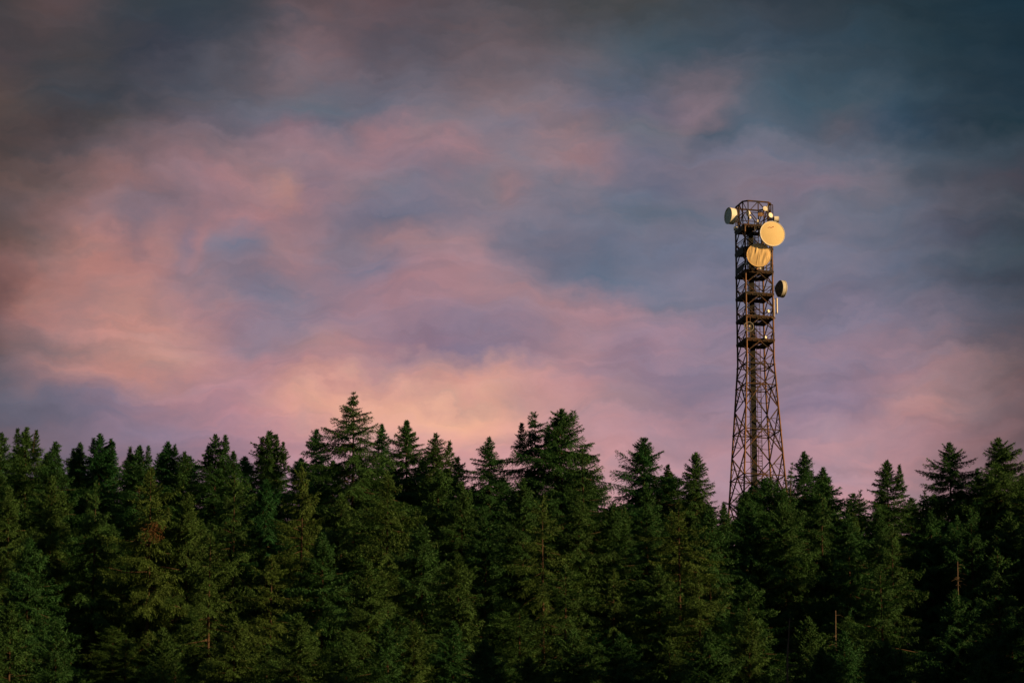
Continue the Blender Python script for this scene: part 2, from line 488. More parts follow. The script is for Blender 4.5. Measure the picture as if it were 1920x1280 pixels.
# ------------------------------------------------------------------ radio tower
TW_Y = 450.0
TH = R(15.4)
axis_top = at(1414.5, 518, TW_Y)
TX = axis_top.x
TB = float(terrain(TX, TW_Y)) - 0.3
tower = empty('radio_tower', (TX, TW_Y, TB), TH)
tag(tower, 'tall brown steel lattice tower carrying dishes, rising behind the spruces', 'radio tower')
S0 = 53.0 * (axis_top.y * math.cos(PITCH) + axis_top.z * math.sin(PITCH)) / FPX    # shaft side
YA = TW_Y - (S0 / 2) * (math.cos(TH) + math.sin(TH))


def zA(v):
    return at(1396, v, YA).z - TB


ZB = zA(672)


def half(z):
    if z >= ZB:
        return S0 / 2
    return S0 / 2 * (1 + (ZB - z) / (ZB - zA(890)) * 0.49)


def corner(k, z):
    h = half(z)
    sx, sy = ((-1, -1), (1, -1), (1, 1), (-1, 1))[k]
    return Vector((sx * h, sy * h, z))


PLAT = [zA(v) for v in (637, 594, 551, 509, 466.5, 424)]
LEV = [0.25, zA(1150), zA(1062), zA(976), zA(890), zA(804), zA(718), zA(679)] + PLAT
if LEV[1] < 3:
    LEV.pop(1)
LEV = sorted(LEV)
# legs
for k in range(4):
    m = MB()
    m.tube([corner(k, 0), corner(k, ZB), corner(k, PLAT[-1] + 0.05)], 0.115, 10)
    for z in LEV[1:-1]:
        m.tube([corner(k, z - 0.06), corner(k, z + 0.06)], 0.155, 10)     # flange
    m.build('leg', M['leg'], tower, True)
    m = MB()
    c = corner(k, 0)
    m.add([c + Vector((x, y, z)) for z in (-1.2, 0.35) for x, y in ((-.5, -.5), (.5, -.5), (.5, .5), (-.5, .5))],
          [(3, 2, 1, 0), (4, 5, 6, 7), (0, 1, 5, 4), (1, 2, 6, 5), (2, 3, 7, 6), (3, 0, 4, 7)])
    m.build('footing', M['galv'], tower)
# bracing: diamond in every panel of every face, thin redundants in the tall panels
for i in range(len(LEV) - 1):
    z0, z1 = LEV[i], LEV[i + 1]
    tall = z1 - z0 > 4
    for k in range(4):
        k2 = (k + 1) % 4
        m = MB()
        a0, b0, a1, b1 = corner(k, z0), corner(k2, z0), corner(k, z1), corner(k2, z1)
        zm = (z0 + z1) / 2
        am, bm = corner(k, zm), corner(k2, zm)
        t, b = (a1 + b1) / 2, (a0 + b0) / 2
        w = 0.125 if tall else 0.105
        for p, q in ((t, am), (t, bm), (b, am), (b, bm)):
            m.beam(p, q, w)
        if tall:
            for (mm, l0, e) in ((am, a1, t), (am, a0, b), (bm, b1, t), (bm, b0, b)):
                dm = (mm + e) / 2
                q1 = corner(0, 0) * 0
                lq = (mm + l0) / 2
                m.beam(lq, dm, 0.06)
                m.beam(l0 * 0.985 + e * 0.015, dm, 0.06)
        m.build('diagonal_brace', M['steel'], tower)
        m = MB()
        m.beam(a1, b1, 0.10, 0.12)
        m.build('horizontal_beam', M['steel'], tower)
    if z1 < PLAT[0] - 0.5:
        m = MB()
        cs = [(corner(k, z1) + corner((k + 1) % 4, z1)) / 2 for k in range(4)]
        for k in range(4):
            m.beam(cs[k], cs[(k + 1) % 4], 0.08)
        m.build('plan_brace', M['steel'], tower)

# ladder and cable tray positions (local)
LAD = Vector((0.42, 0.15, 0))
TRAY = Vector((-0.35, 0.35, 0))
top_z = PLAT[-1]
# platforms
for pi, z in enumerate(PLAT):
    h = half(z) + 0.12
    top = pi == len(PLAT) - 1
    m = MB()
    # deck built of planks of grating round a ladder hatch
    x0, x1, y0, y1 = LAD.x - 0.42, LAD.x + 0.42, LAD.y - 0.35, LAD.y + 0.65
    for (xa, xb, ya, yb) in ((-h, x0, -h, h), (x1, h, -h, h), (x0, x1, -h, y0), (x0, x1, y1, h)):
        m.add([(x, y, zz) for zz in (z + 0.09, z + 0.15) for x, y in ((xa, ya), (xb, ya), (xb, yb), (xa, yb))],
              [(3, 2, 1, 0), (4, 5, 6, 7), (0, 1, 5, 4), (1, 2, 6, 5), (2, 3, 7, 6), (3, 0, 4, 7)])
    for t in np.linspace(-h + 0.25, h - 0.25, 6):
        m.beam((t, -h, z + 0.03), (t, h, z + 0.03), 0.07, 0.115)
    deck = m.build('platform', M['deck'], tower)
    m = MB()
    hr = h - 0.04
    if not top:
        for zz in (0.62, 1.12):
            for (a, b) in (((-hr, -hr), (hr, -hr)), ((hr, -hr), (hr, hr)), ((hr, hr), (-hr, hr)), ((-hr, hr), (-hr, -hr))):
                m.beam((*a, z + zz), (*b, z + zz), 0.04)
        for t in (-hr, -hr / 3, hr / 3, hr):
            for (x, y) in ((t, -hr), (t, hr), (-hr, t), (hr, t)):
                m.beam((x, y, z + 0.1), (x, y, z + 1.14), 0.04)
    for (a, b) in (((-h, -h), (h, -h)), ((h, -h), (h, h)), ((h, h), (-h, h)), ((-h, h), (-h, -h))):
        m.beam((*a, z + 0.2), (*b, z + 0.2), 0.05, 0.22)
    m.build('handrail', M['steel'], deck)
# central cable tray with cables
m = MB()
for dx in (-0.38, 0.38):
    m.beam(TRAY + Vector((dx, 0, 0.1)), TRAY + Vector((dx, 0, top_z + 0.6)), 0.06, 0.11)
z = 0.5
while z < top_z + 0.5:
    m.beam(TRAY + Vector((-0.38, 0, z)), TRAY + Vector((0.38, 0, z)), 0.05, 0.05)
    z += 0.45
tray = m.build('cable_tray', M['cable'], tower)
for i, dx in enumerate((-0.26, -0.18, -0.10, -0.02, 0.06, 0.14, 0.22, 0.29)):
    m = MB()
    m.tube([TRAY + Vector((dx, -0.08, 0.1)), TRAY + Vector((dx, -0.08, top_z + 0.3))], 0.05, 8)
    m.build('cable', M['cable'], tray)
# ladder with safety cage
m = MB()
for dx in (-0.24, 0.24):
    m.beam(LAD + Vector((dx, 0, 0.3)), LAD + Vector((dx, 0, top_z + 1.2)), 0.05, 0.06)
z = 0.6
while z < top_z + 1.1:
    m.beam(LAD + Vector((-0.24, 0, z)), LAD + Vector((0.24, 0, z)), 0.035)
    z += 0.32
lad = m.build('ladder', M['steel'], tower)
m = MB()
z = 2.6
while z < top_z + 1.0:
    pts = [LAD + Vector((0.36 * math.cos(a), 0.30 - 0.36 * math.sin(a) * -1, z)) for a in np.linspace(-0.6, math.pi + 0.6, 9)]
    for a, b in zip(pts[:-1], pts[1:]):
        m.beam(a, b, 0.045, 0.06)
    z += 0.62
for a in (-0.1, math.pi / 2, math.pi + 0.1):
    m.beam(LAD + Vector((0.36 * math.cos(a), 0.30 + 0.36 * math.sin(a), 2.5)), LAD + Vector((0.36 * math.cos(a), 0.30 + 0.36 * math.sin(a), top_z + 1.0)), 0.04)
m.build('safety_cage', M['steel'], lad)
# octagonal head frame
zt = at(1414, 377.0, TW_Y - 2).z - TB
zb = top_z + 0.15
HH, CH = 28.0 * S0 / 53.0, 8.0 * S0 / 53.0
OCT = [(-HH + CH, -HH), (HH - CH, -HH), (HH, -HH + CH), (HH, HH - CH), (HH - CH, HH), (-HH + CH, HH), (-HH, HH - CH), (-HH, -HH + CH)]


def oct_pt(k, z):
    return Vector((*OCT[k % 8], z))


m = MB()
for k in range(8):
    m.beam(oct_pt(k, zt), oct_pt(k + 1, zt), 0.14, 0.17)
head = m.build('head_frame', M['steel'], tower)
for zr, wr in (((zt + zb) / 2 + 0.1, 0.07), (zb, 0.17)):
    m = MB()
    for k in range(8):
        m.beam(oct_pt(k, zr), oct_pt(k + 1, zr), wr)
    m.build('ring_beam', M['steel'], head)
for k in range(8):
    m = MB()
    m.beam(oct_pt(k, zb - 0.3), oct_pt(k, zt + 0.06), 0.11)
    m.build('post', M['steel'], head)
    if k % 2 == 0:      # long faces: middle post and inverted V with a cross below
        a0, b0, a1, b1 = oct_pt(k, zb), oct_pt(k + 1, zb), oct_pt(k, zt), oct_pt(k + 1, zt)
        m = MB()
        m.beam((a0 + b0) / 2 - Vector((0, 0, 0.3)), (a1 + b1) / 2 + Vector((0, 0, 0.05)), 0.11)
        m.build('post', M['steel'], head)
        m = MB()
        zc = (zt + zb) / 2 + 0.1
        am, bm = oct_pt(k, zc), oct_pt(k + 1, zc)
        m.beam((a1 + b1) / 2, am, 0.10)
        m.beam((a1 + b1) / 2, bm, 0.10)
        m.beam((a0 + b0) / 2, am, 0.09)
        m.beam((a0 + b0) / 2, bm, 0.09)
        m.build('head_brace', M['steel'], head)
    else:
        m = MB()
        m.beam(oct_pt(k, zt), oct_pt(k + 1, (zt + zb) / 2), 0.07)
        m.beam(oct_pt(k + 1, zb), oct_pt(k, (zt + zb) / 2), 0.07)
        m.build('head_brace', M['steel'], head)
# dark skirt plates and mounting frames behind the dishes
for z, w in ((PLAT[4], 0.95), (PLAT[3] + 0.75, 0.8), (PLAT[5] - 0.1, 0.7)):
    m = MB()
    x = -half(z) - 0.16
    m.add([(x + dx, y, zz) for zz in (z - w / 2, z + w / 2) for dx, y in ((-.02, -1.5), (.02, -1.5), (.02, 1.6), (-.02, 1.6))],
          [(3, 2, 1, 0), (4, 5, 6, 7), (0, 1, 5, 4), (1, 2, 6, 5), (2, 3, 7, 6), (3, 0, 4, 7)])
    m.build('skirt_plate', M['deck'], tower)
for za, zb_ in ((PLAT[4] + 0.3, PLAT[5] + 0.6), (PLAT[3] + 0.3, PLAT[4] + 0.7)):
    for xx in (-0.5, 0.35, 0.95, 1.5):
        m = MB()
        m.beam((xx, -half(za) - 0.1, za), (xx, -half(za) - 0.1, zb_), 0.10)
        m.build('mounting_pole', M['deck'], tower)
# pipe outrigger at the right of the head frame
m = MB()
o1 = at(1448.7, 384, TW_Y - 0.6)
o2 = at(1449.4, 408, TW_Y - 0.6)
inv = Matrix.Rotation(-TH, 3, 'Z')


def loc(p):
    return inv @ (Vector(p) - Vector((TX, TW_Y, TB)))


m.beam(loc(o1), loc(o2), 0.09)
m.beam(loc(o1), loc(at(1444, 384, TW_Y - 0.6)), 0.07)
m.beam(loc(at(1449.2, 404, TW_Y - .6)), loc(at(1443, 404, TW_Y - 0.6)), 0.07)
m.build('outrigger_pipe', M['steel'], tower)


# ------------------------------------------------------------------ antennas (things of their own)
PX = S0 / 53.0            # metres per photo pixel at the tower


def dish(name, label, c, yaw, r, drum, back, mats, mount=None, group=None, recess=0.0, wrinkle=False, hub=0.12, pitch=0.0, cat='antenna dish'):
    """c = centre of the open face; the dish looks along local -Y, yaw turns it about Z. mats = face, drum, back"""
    root = empty(name, c, yaw)
    root.rotation_euler = (pitch, 0, yaw)
    tag(root, label, cat, group)
    n = 40 if r > 0.6 else 24
    m = MB()
    if wrinkle:
        rnd = random.Random(5)
        # canvas stretched over the rim: long slanting folds
        folds = [(rnd.uniform(-0.95, 0.95), rnd.uniform(0.5, 1.3), rnd.uniform(-0.5, 0.7), rnd.uniform(0.35, 0.9), rnd.uniform(0.05, 0.10)) for _ in range(26)]
        g = 90
        vs, fs, idx = [], [], {}
        for j in range(g + 1):
            for i in range(g + 1):
                x, z = -1 + 2 * i / g, -1 + 2 * j / g
                if x * x + z * z <= 1.0:
                    q = math.sqrt(x * x + z * z)
                    e = max(0.0, 1 - q ** 6)
                    y = -0.05 * r * (1 - q * q)
                    xx = x - 0.20 * z
                    for (fx, amp, fz, fl, fw) in folds:
                        dz = (z - fz) / fl
                        if abs(dz) < 1:
                            y -= 0.021 * amp * r * (1 - dz * dz) * e * math.exp(-((xx - fx) / fw) ** 2)
                    idx[(i, j)] = len(vs)
                    vs.append((x * r, y, z * r))
        for j in range(g):
            for i in range(g):
                q = [(i, j), (i + 1, j), (i + 1, j + 1), (i, j + 1)]
                if all(k in idx for k in q):
                    fs.append(tuple(idx[k] for k in q))
        m.add(vs, fs)
    else:
        prof = [(recess - 0.06 * r * (1 - (k / 8) ** 2), max(r * 0.99 * k / 8, 0.002)) for k in range(9)]
        m.lathe(prof, n)
    m.build('radome', mats[0], root, True)
    m = MB()
    m.lathe([(0.03, r * 0.985), (-0.012, r * 0.985), (-0.012, r * 1.02), (drum, r * 1.02), (drum, r * 0.985), (0.03, r * 0.985)], n)
    m.build('shroud', mats[1], root, True)
    m = MB()
    m.lathe([(-0.03, r * 1.021), (-0.03, r * 1.05), (0.05, r * 1.05), (0.05, r * 1.021), (-0.03, r * 1.021)], n)
    m.build('rim', mats[1], root, True)
    m = MB()
    prof = [(drum - 0.01, r * 1.0)]
    for k in range(1, 9):
        t = k / 8
        prof.append((drum + back * math.sin(t * math.pi / 2) ** 1.0, max(r * (1 - t) ** 0.8 * 1.0, hub) if k < 8 else hub))
    prof += [(drum + back + 0.14, hub), (drum + back + 0.14, 0.002)]
    m.lathe(prof, n)
    m.build('reflector_back', mats[2], root, True)
    if mount is not None:
        m = MB()
        Ri = Matrix.Rotation(-yaw, 3, 'Z')
        q = Ri @ (Vector(mount) - Vector(c))
        hubp = Vector((0, drum + back + 0.1, 0))
        m.tube([(q.x, q.y, q.z - r * 0.7 - 0.15), (q.x, q.y, q.z + r * 0.7 + 0.15)], 0.055 if r > .5 else 0.035, 10)
        for dz in (-0.25 * r, 0.25 * r):
            m.beam(hubp + Vector((0, 0, dz)), q + Vector((0, 0, dz)), 0.07 if r > .5 else .04)
        m.build('mount_pipe', M['galv'], root)
    return root


def on_face(px, py, out):
    """world point on the camera-facing side of the tower, `out` metres in front of it"""
    u = (px - 1414.5) * PX
    y = TW_Y - (S0 / 2) / math.cos(TH) + u * math.tan(TH) - out
    return at(px, py, y)


# the two large dishes in front of the shaft
c1 = at(1448.5, 438, TW_Y - 3.44)
d1 = dish('microwave_dish', 'big smooth cream dish with a small red emblem, right of the tower head', c1, R(13), 23.1 * PX, 0.42, 0.55,
          (M['radome'], M['white'], M['grey']), at(1443, 438, TW_Y - 2.2))
m = MB()
em = [(-9.6, 10.3), (-7.6, 11.4), (-5.2, 12.6), (-4.6, 12.0), (-3.3, 11.2), (-0.9, 12.4), (0.3, 13.4), (2.4, 14.1), (2.7, 12.9), (1.6, 12.3), (-0.6, 11.4), (-2.9, 10.1), (-4.2, 10.9), (-5.0, 11.5), (-7.2, 10.6), (-9.4, 9.9)]
n_ = len(em)
rr = 22.6 * PX
vs = []
for (x, z) in em:
    q = math.hypot(x, z) * PX / (rr * 0.99)
    vs.append((x * PX, -0.06 * rr * (1 - q * q) - 0.012, z * PX))
vs2 = [(x, y + 0.006, z) for x, y, z in vs]
m.add(vs + vs2, [tuple(range(n_))] + [(i, (i + 1) % n_, n_ + (i + 1) % n_, n_ + i) for i in range(n_)])
m.build('emblem', M['red'], d1)
c2 = at(1423, 478, TW_Y - 3.1)
dish('microwave_dish', 'big dish under a wrinkled canvas cover, half shaded by the dish above', c2, R(3), 21.9 * PX, 0.40, 0.5,
     (M['cloth'], M['cloth'], M['grey']), at(1424, 478, TW_Y - 1.95), wrinkle=True)
# left and right drums
cl = at(1365.5, 404.5, TW_Y - 1.3)
dish('drum_dish', 'grey-faced drum dish pointing left from the tower head', cl, R(-66), 15.2 * PX, 0.72, 0.22,
     (M['greyface'], M['white'], M['grey']), at(1382.5, 405, TW_Y - 0.3), recess=0.10)
cr_ = at(1468.5, 542, TW_Y + 0.4)
dish('drum_dish', 'dark-backed drum dish pointing right above the white whip panels', cr_, R(113), 15.6 * PX, 0.52, 0.5,
     (M['grey'], M['grey'], M['darkback']), at(1449.5, 542, TW_Y - 0.3))
# small dishes of the head frame
dish('small_dish', 'small yellow-white dish, highest of those in the head frame', at(1435.3, 391, TW_Y - 2.5), R(14), 4.5 * PX, 0.22, 0.1,
     (M['white'], M['white'], M['grey']), at(1439, 391, TW_Y - 1.85), hub=0.06)
dish('small_dish', 'small tan dish inside the head frame, left of the two pale ones', at(1426.3, 401, TW_Y - 2.3), R(-8), 4.8 * PX, 0.22, 0.1,
     (M['tan'], M['tan'], M['grey']), at(1421.5, 401, TW_Y - 2.0), hub=0.06)  # tan colour stands in for this dish being lit less
dish('small_dish', 'small bright white dish just above the big smooth dish', at(1445.2, 403.3, TW_Y - 2.2), R(30), 4.6 * PX, 0.22, 0.1,
     (M['white'], M['white'], M['grey']), at(1444.3, 403.5, TW_Y - 1.2), hub=0.06)
dish('small_dish', 'small drum dish seen side-on at the right edge of the head frame', at(1459.3, 411.5, TW_Y - 1.4), R(96), 5.8 * PX, 0.55, 0.16,
     (M['tan'], M['white'], M['darkback']), at(1449.3, 411, TW_Y - 0.9), hub=0.07)
dish('small_dish', 'small dark-faced dish turned left inside the head frame', at(1402.2, 400, TW_Y - 2.4), R(-62), 4.9 * PX, 0.16, 0.1,
     (M['grey'], M['white'], M['white']), at(1404.5, 401, TW_Y - 2.2), hub=0.06)
dish('small_dish', 'tiny grey dish below left of the canvas-covered dish', at(1398.7, 494.5, TW_Y - 2.6), R(-10), 2.6 * PX, 0.15, 0.08,
     (M['grey'], M['grey'], M['darkback']), at(1397.5, 494.5, TW_Y - 2.2), hub=0.04)
dish('small_dish', 'small white dish on the platform left of the whip panels', at(1441.3, 583, TW_Y - 1.9), R(35), 2.6 * PX, 0.2, 0.1,
     (M['white'], M['white'], M['grey']), at(1441, 584, TW_Y - 1.4), hub=0.05)
dish('small_dish', 'small white dish on the lowest tower platform', at(1436, 632, TW_Y - 1.9), R(40), 2.5 * PX, 0.2, 0.1,
     (M['white'], M['white'], M['grey']), at(1436, 633, TW_Y - 1.4), hub=0.05)


# upright panel antennas on the right outrigger
def panel(label, px, v0, v1, w, Y):
    a, b = at(px, v1, Y), at(px, v0, Y)
    root = empty('panel_antenna', a, R(35))
    tag(root, label, 'panel antenna', 'upright white panel antennas on the right side of the tower')
    h = (b - a).length
    m = MB()
    prof = [(0.0, 0.4), (0.06, 0.92), (0.12, 1), (h - 0.12, 1), (h - 0.06, 0.92), (h, 0.4)]
    n = 12
    vs, fs = [], []
    for z, s in prof:
        for k in range(n):
            t = 2 * math.pi * k / n
            vs.append((w / 2 * s * math.cos(t), w * 0.38 * s * math.sin(t), z))
    for i in range(len(prof) - 1):
        for k in range(n):
            fs.append((i * n + k, i * n + (k + 1) % n, (i + 1) * n + (k + 1) % n, (i + 1) * n + k))
    fs += [tuple(reversed(range(n))), tuple((len(prof) - 1) * n + k for k in range(n))]
    m.add(vs, fs)
    m.build('panel', M['white'], root, True)
    m = MB()
    m.tube([(0, w * 0.55 + 0.06, -0.15), (0, w * 0.55 + 0.06, h + 0.1)], 0.03, 8)
    for z in (0.3, h - 0.3):
        m.beam((0, w * 0.3, z), (0, w * 0.6 + 0.06, z), 0.05)
    m.build('mount_pipe', M['steel'], root)


panel('thickest white upright panel antenna, hanging below the right drum dish', 1457.3, 558.5, 587, 0.17, TW_Y - 0.9)
panel('white upright panel antenna beside the right tower leg', 1449.8, 564, 593.5, 0.13, TW_Y - 1.25)
panel('thin white rod antenna between the two white panels', 1452.4, 560, 594.5, 0.06, TW_Y - 1.1)
m = MB()
pa = [at(1446, 595.5, TW_Y - 1.5), at(1453.5, 596.5, TW_Y - 1.1)]
m.beam(loc(pa[0]), loc(pa[1]), 0.12, 0.14)
m.beam(loc(at(1446.5, 561, TW_Y - 1.2)), loc(at(1457, 560, TW_Y - .75)), 0.06)
m.beam(loc(at(1446.5, 588, TW_Y - 1.2)), loc(at(1457, 587, TW_Y - .75)), 0.06)
m.build('outrigger_arm', M['steel'], tower)
# open grid antenna (hoop) hung under a platform
gc = at(1404.3, 612.3, TW_Y - 2.75)
gr = empty('grid_antenna', gc, R(10))
tag(gr, 'open hoop-shaped grid antenna hung under the second platform from the bottom', 'grid antenna')
m = MB()
m.ring((0, 0, 0), 9.0 * PX, 0.075, 28, 'Y')
m.build('hoop', M['galv'], gr)
m = MB()
for x in np.linspace(-0.5, 0.5, 7):
    h = math.sqrt(max(0, (9.0 * PX) ** 2 - x * x))
    m.beam((x, 0.05, -h), (x, 0.05, h), 0.018)
m.beam((-9.0 * PX, 0.08, 0), (9.0 * PX, 0.08, 0), 0.05)
m.build('grid', M['galv'], gr)
m = MB()
m.tube([(0.0, 0.06, 0), (0, -0.3, 0)], 0.03, 8)
m.tube([(0.0, -0.3, 0), (0, -0.38, 0)], 0.08, 10)
m.build('feed', M['white'], gr, True)
m = MB()
m.tube([(0.19, 0.14, -1.45), (0.19, 0.14, 1.25)], 0.055, 8)
m.build('mount_pipe', M['steel'], gr)


# small boxes and fittings
def box_thing(name, label, cat, p, size, material, rz=0.3, lid=True, group=None):
    root = empty(name, p, rz)
    tag(root, label, cat, group)
    sx, sy, sz = size
    m = MB()
    e = 0.12 * min(size)
    vs = []
    for z, s in ((0, e), (e, 0), (sz - e, 0), (sz, e)):
        for x, y in ((-1, -1), (1, -1), (1, 1), (-1, 1)):
            vs.append((x * (sx / 2 - s), y * (sy / 2 - s), z))
    fs = [(3, 2, 1, 0), (12, 13, 14, 15)]
    for i in range(3):
        for k in range(4):
            fs.append((i * 4 + k, i * 4 + (k + 1) % 4, i * 4 + 4 + (k + 1) % 4, i * 4 + 4 + k))
    m.add(vs, fs)
    m.build('housing', material, root)
    m = MB()
    m.beam((0, sy / 2, sz * 0.5), (0, sy / 2 + 0.3, sz * 0.5), 0.06)
    m.build('bracket', M['galv'], root)
    return root


box_thing('equipment_box', 'pale radio unit under the left drum dish', 'radio unit', at(1379.5, 432.5, TW_Y - 0.9), (0.42, 0.3, 0.5), M['grey'])
box_thing('equipment_box', 'small cream radio unit below the dark-faced small dish', 'radio unit', at(1406.5, 410.5, TW_Y - 2.3), (0.2, 0.18, 0.32), M['white'])
box_thing('equipment_box', 'small pale radio unit on the post left of the big smooth dish', 'radio unit', at(1420.5, 417, TW_Y - 2.35), (0.2, 0.18, 0.36), M['grey'])
box_thing('equipment_box', 'left of two round-cornered units under the canvas-covered dish', 'radio unit', at(1419.7, 505.5, TW_Y - 2.15), (0.26, 0.22, 0.3), M['tan'])
box_thing('equipment_box', 'right of two round-cornered units under the canvas-covered dish', 'radio unit', at(1425.2, 505.5, TW_Y - 2.1), (0.24, 0.22, 0.28), M['grey'])
m = MB()
pts = [at(1404.8, 506, TW_Y - 2.2), at(1405.2, 502.5, TW_Y - 2.25), at(1406.6, 501, TW_Y - 2.3), at(1408.4, 502.5, TW_Y - 2.3), at(1409.6, 505, TW_Y - 2.2), at(1411.5, 507.5, TW_Y - 2.1)]
m.tube([p - pts[0] for p in pts], 0.075, 8)
wg = m.build('waveguide_bend', M['tan'], None, True)
wg.location = pts[0]
tag(wg, 'short tan bent waveguide below the canvas-covered dish', 'waveguide')


# ------------------------------------------------------------------ spruces
def spikes(P, D, ln, wd, rng, face=None):
    """one thin blade per row: root P, unit direction D, flat side turned roughly towards face"""
    n = len(P)
    rnd = rng.normal(size=(n, 3))
    if face is not None:
        rnd = rnd * 0.42 + face
    side = np.cross(D, rnd)
    side /= np.linalg.norm(side, axis=1, keepdims=True) + 1e-9
    a = P - side * wd[:, None] * 0.5
    b = P + side * wd[:, None] * 0.5
    c = P + D * ln[:, None]
    return np.stack([a, b, c], 1)


def unit(v):
    return v / (np.linalg.norm(v, axis=-1, keepdims=True) + 1e-9)


def crown_tris(seed, H, Rm, dc=5.0, dens=1.0, droop=0.25, depth=None, upper_gap=0.0, lobes=0.22, lift=1.0, x0=0.0, y0=0.0, ztop=None, bare=0.0, size=1.0, lean=(0, 0), cones=0.04, thin=1.0, wide=1.0):
    rng = np.random.default_rng(seed)
    ztop = H if ztop is None else ztop
    depth = depth or min(ztop * 0.93, 21.0)
    if Rm > 2:
        Rm *= 1.4 * wide; dc *= 1.3
    # branch heights: denser at the top
    d = [0.12]
    while d[-1] < depth:
        t = d[-1]
        step = (0.060 + 0.014 * min(t, 6)) / dens * (1 + upper_gap * 1.4 * math.exp(-t / 5))
        d.append(t + step * rng.uniform(0.5, 1.5))
    d = np.array(d[:-1])
    nb = len(d)
    # whorls: pull heights towards year rings
    ring = 0.50 + 0.22 * upper_gap
    d = d + (np.round(d / ring) * ring - d) * (0.14 + 0.6 * upper_gap)
    az = np.arange(nb) * 2.39996 + rng.normal(size=nb) * 0.5
    ph = rng.uniform(0, 6.28, 6)
    lob = 1 + lobes * (np.sin(2 * az + d * 0.9 + ph[0]) + 0.7 * np.sin(3 * az - d * 1.7 + ph[1]) + 0.8 * np.sin(d * 2.3 + ph[2] + az))
    Lb = Rm * (1 - np.exp(-((d + 0.12) / dc) ** 1.18)) * lob * rng.uniform(0.66, 1.10, nb)
    if upper_gap > 0:
        Lb *= np.where(rng.random(nb) < 0.4 * upper_gap, rng.uniform(0.25, 0.6, nb), 1.0)
    # old wood: some branches are gone
    keep = rng.random(nb) > bare
    d, az, Lb = d[keep], az[keep], np.maximum(Lb[keep], 0.16)
    nb = len(d)
    e = np.radians(np.interp(d, [0, 1.0, 3.5, 9, 20], [62, 38, 14, -6, -16]) * 1.0 + (lift - 1) * 25) + rng.normal(size=nb) * 0.13
    dr = droop * np.interp(d, [0, 2, 8], [0.1, 0.6, 1.0]) * rng.uniform(0.5, 1.4, nb)
    upt = dr * rng.uniform(0.55, 1.0, nb)
    lx = x0 + lean[0] * (depth - d) * 0.0
    # stations along branches
    ns = np.maximum(2, np.round(Lb / (0.15 * size))).astype(int)
    bi = np.repeat(np.arange(nb), ns)
    first = np.cumsum(ns) - ns
    s = (np.arange(len(bi)) - first[bi] + 1.0 * rng.random(len(bi))) / ns[bi]
    s = np.clip(s, 0.04, 1.0)
    inner = np.interp(d[bi], [0, 4, 12], [0.0, 0.10, 0.25])
    k = s > inner * rng.random(len(bi)) * 1.5
    bi, s = bi[k], s[k]
    Lr, er = Lb[bi], e[bi]
    wig = np.sin(s * 5 + az[bi] * 3) * 0.05
    hr = np.stack([np.cos(az[bi]), np.sin(az[bi])], 1)
    hz = np.stack([-np.sin(az[bi]), np.cos(az[bi])], 1)
    rad = Lr * s * np.cos(er)
    zz = Lr * (s * np.sin(er) - dr[bi] * s ** 2 + upt[bi] * s ** 3)
    P = np.zeros((len(bi), 3))
    P[:, 0] = x0 + hr[:, 0] * rad + hz[:, 0] * wig * Lr
    P[:, 1] = y0 + hr[:, 1] * rad + hz[:, 1] * wig * Lr
    P[:, 2] = ztop - d[bi] + zz
    if lean != (0, 0):
        w = np.clip(1 - d[bi] / 6.0, 0, 1) ** 1.5
        P[:, 0] += lean[0] * w
        P[:, 2] -= lean[1] * w
    T = np.zeros_like(P)
    slope = np.sin(er) - 2 * dr[bi] * s + 3 * upt[bi] * s ** 2
    T[:, 0], T[:, 1], T[:, 2] = hr[:, 0] * np.cos(er), hr[:, 1] * np.cos(er), slope
    T = unit(T)
    up_out = unit(np.concatenate([hr * 0.75, np.full((len(bi), 1), 0.7)], 1))
    tris, shade = [], []
    clump = rng.random(nb)[bi] * 0.5 + rng.random(len(bi)) * 0.5
    # axis shoots
    n = len(P)
    for rep in range(2):
        D = unit(T + rng.normal(size=(n, 3)) * 0.28)
        tris.append(spikes(P, D, rng.uniform(0.18, 0.36, n) * size, rng.uniform(0.07, 0.12, n) * size, rng, up_out))
        shade.append(clump)
    # side branchlets, left and right
    for sgn in (-1, 1):
        bl = np.clip(0.34 * Lr * (1.02 - s) ** 0.75 + 0.14, 0.12, 0.95) * rng.uniform(0.55, 1.15, n) * thin
        ang = np.radians(rng.uniform(38, 72, n))
        side = np.stack([hz[:, 0] * sgn, hz[:, 1] * sgn, np.zeros(n)], 1)
        hang = np.interp(d[bi], [0, 2, 8], [-0.05, 0.22, 0.62]) * rng.uniform(0.4, 1.5, n)
        Bd = unit(T * np.cos(ang)[:, None] + side * np.sin(ang)[:, None] - np.array([0, 0, 1.0]) * hang[:, None])
        m = np.maximum(1, np.round(bl / (0.068 * size))).astype(int)
        ri = np.repeat(np.arange(n), m)
        f0 = np.cumsum(m) - m
        q = (np.arange(len(ri)) - f0[ri] + rng.random(len(ri))) / m[ri]
        sag = 0.18 * bl[ri] * q ** 2
        Q = P[ri] + Bd[ri] * (bl[ri] * q)[:, None]
        Q[:, 2] -= sag
        nn = len(Q)
        D = unit(Bd[ri] * 0.8 + rng.normal(size=(nn, 3)) * 0.5 + np.array([0, 0, 1.0]) * rng.choice([-0.55, 0.1, 0.6], nn)[:, None])
        tris.append(spikes(Q, D, rng.uniform(0.16, 0.34, nn) * size, rng.uniform(0.055, 0.10, nn) * size, rng, up_out[ri]))
        shade.append(clump[ri] * 0.75 + rng.random(nn) * 0.25)
    # leader
    n = 26
    h = rng.uniform(0, 0.75, n) ** 1.0
    Pl = np.stack([np.full(n, x0) + lean[0], np.full(n, y0), ztop - h - lean[1]], 1)
    Dl = unit(np.stack([rng.normal(size=n) * 0.5, rng.normal(size=n) * 0.5, np.full(n, 0.9)], 1))
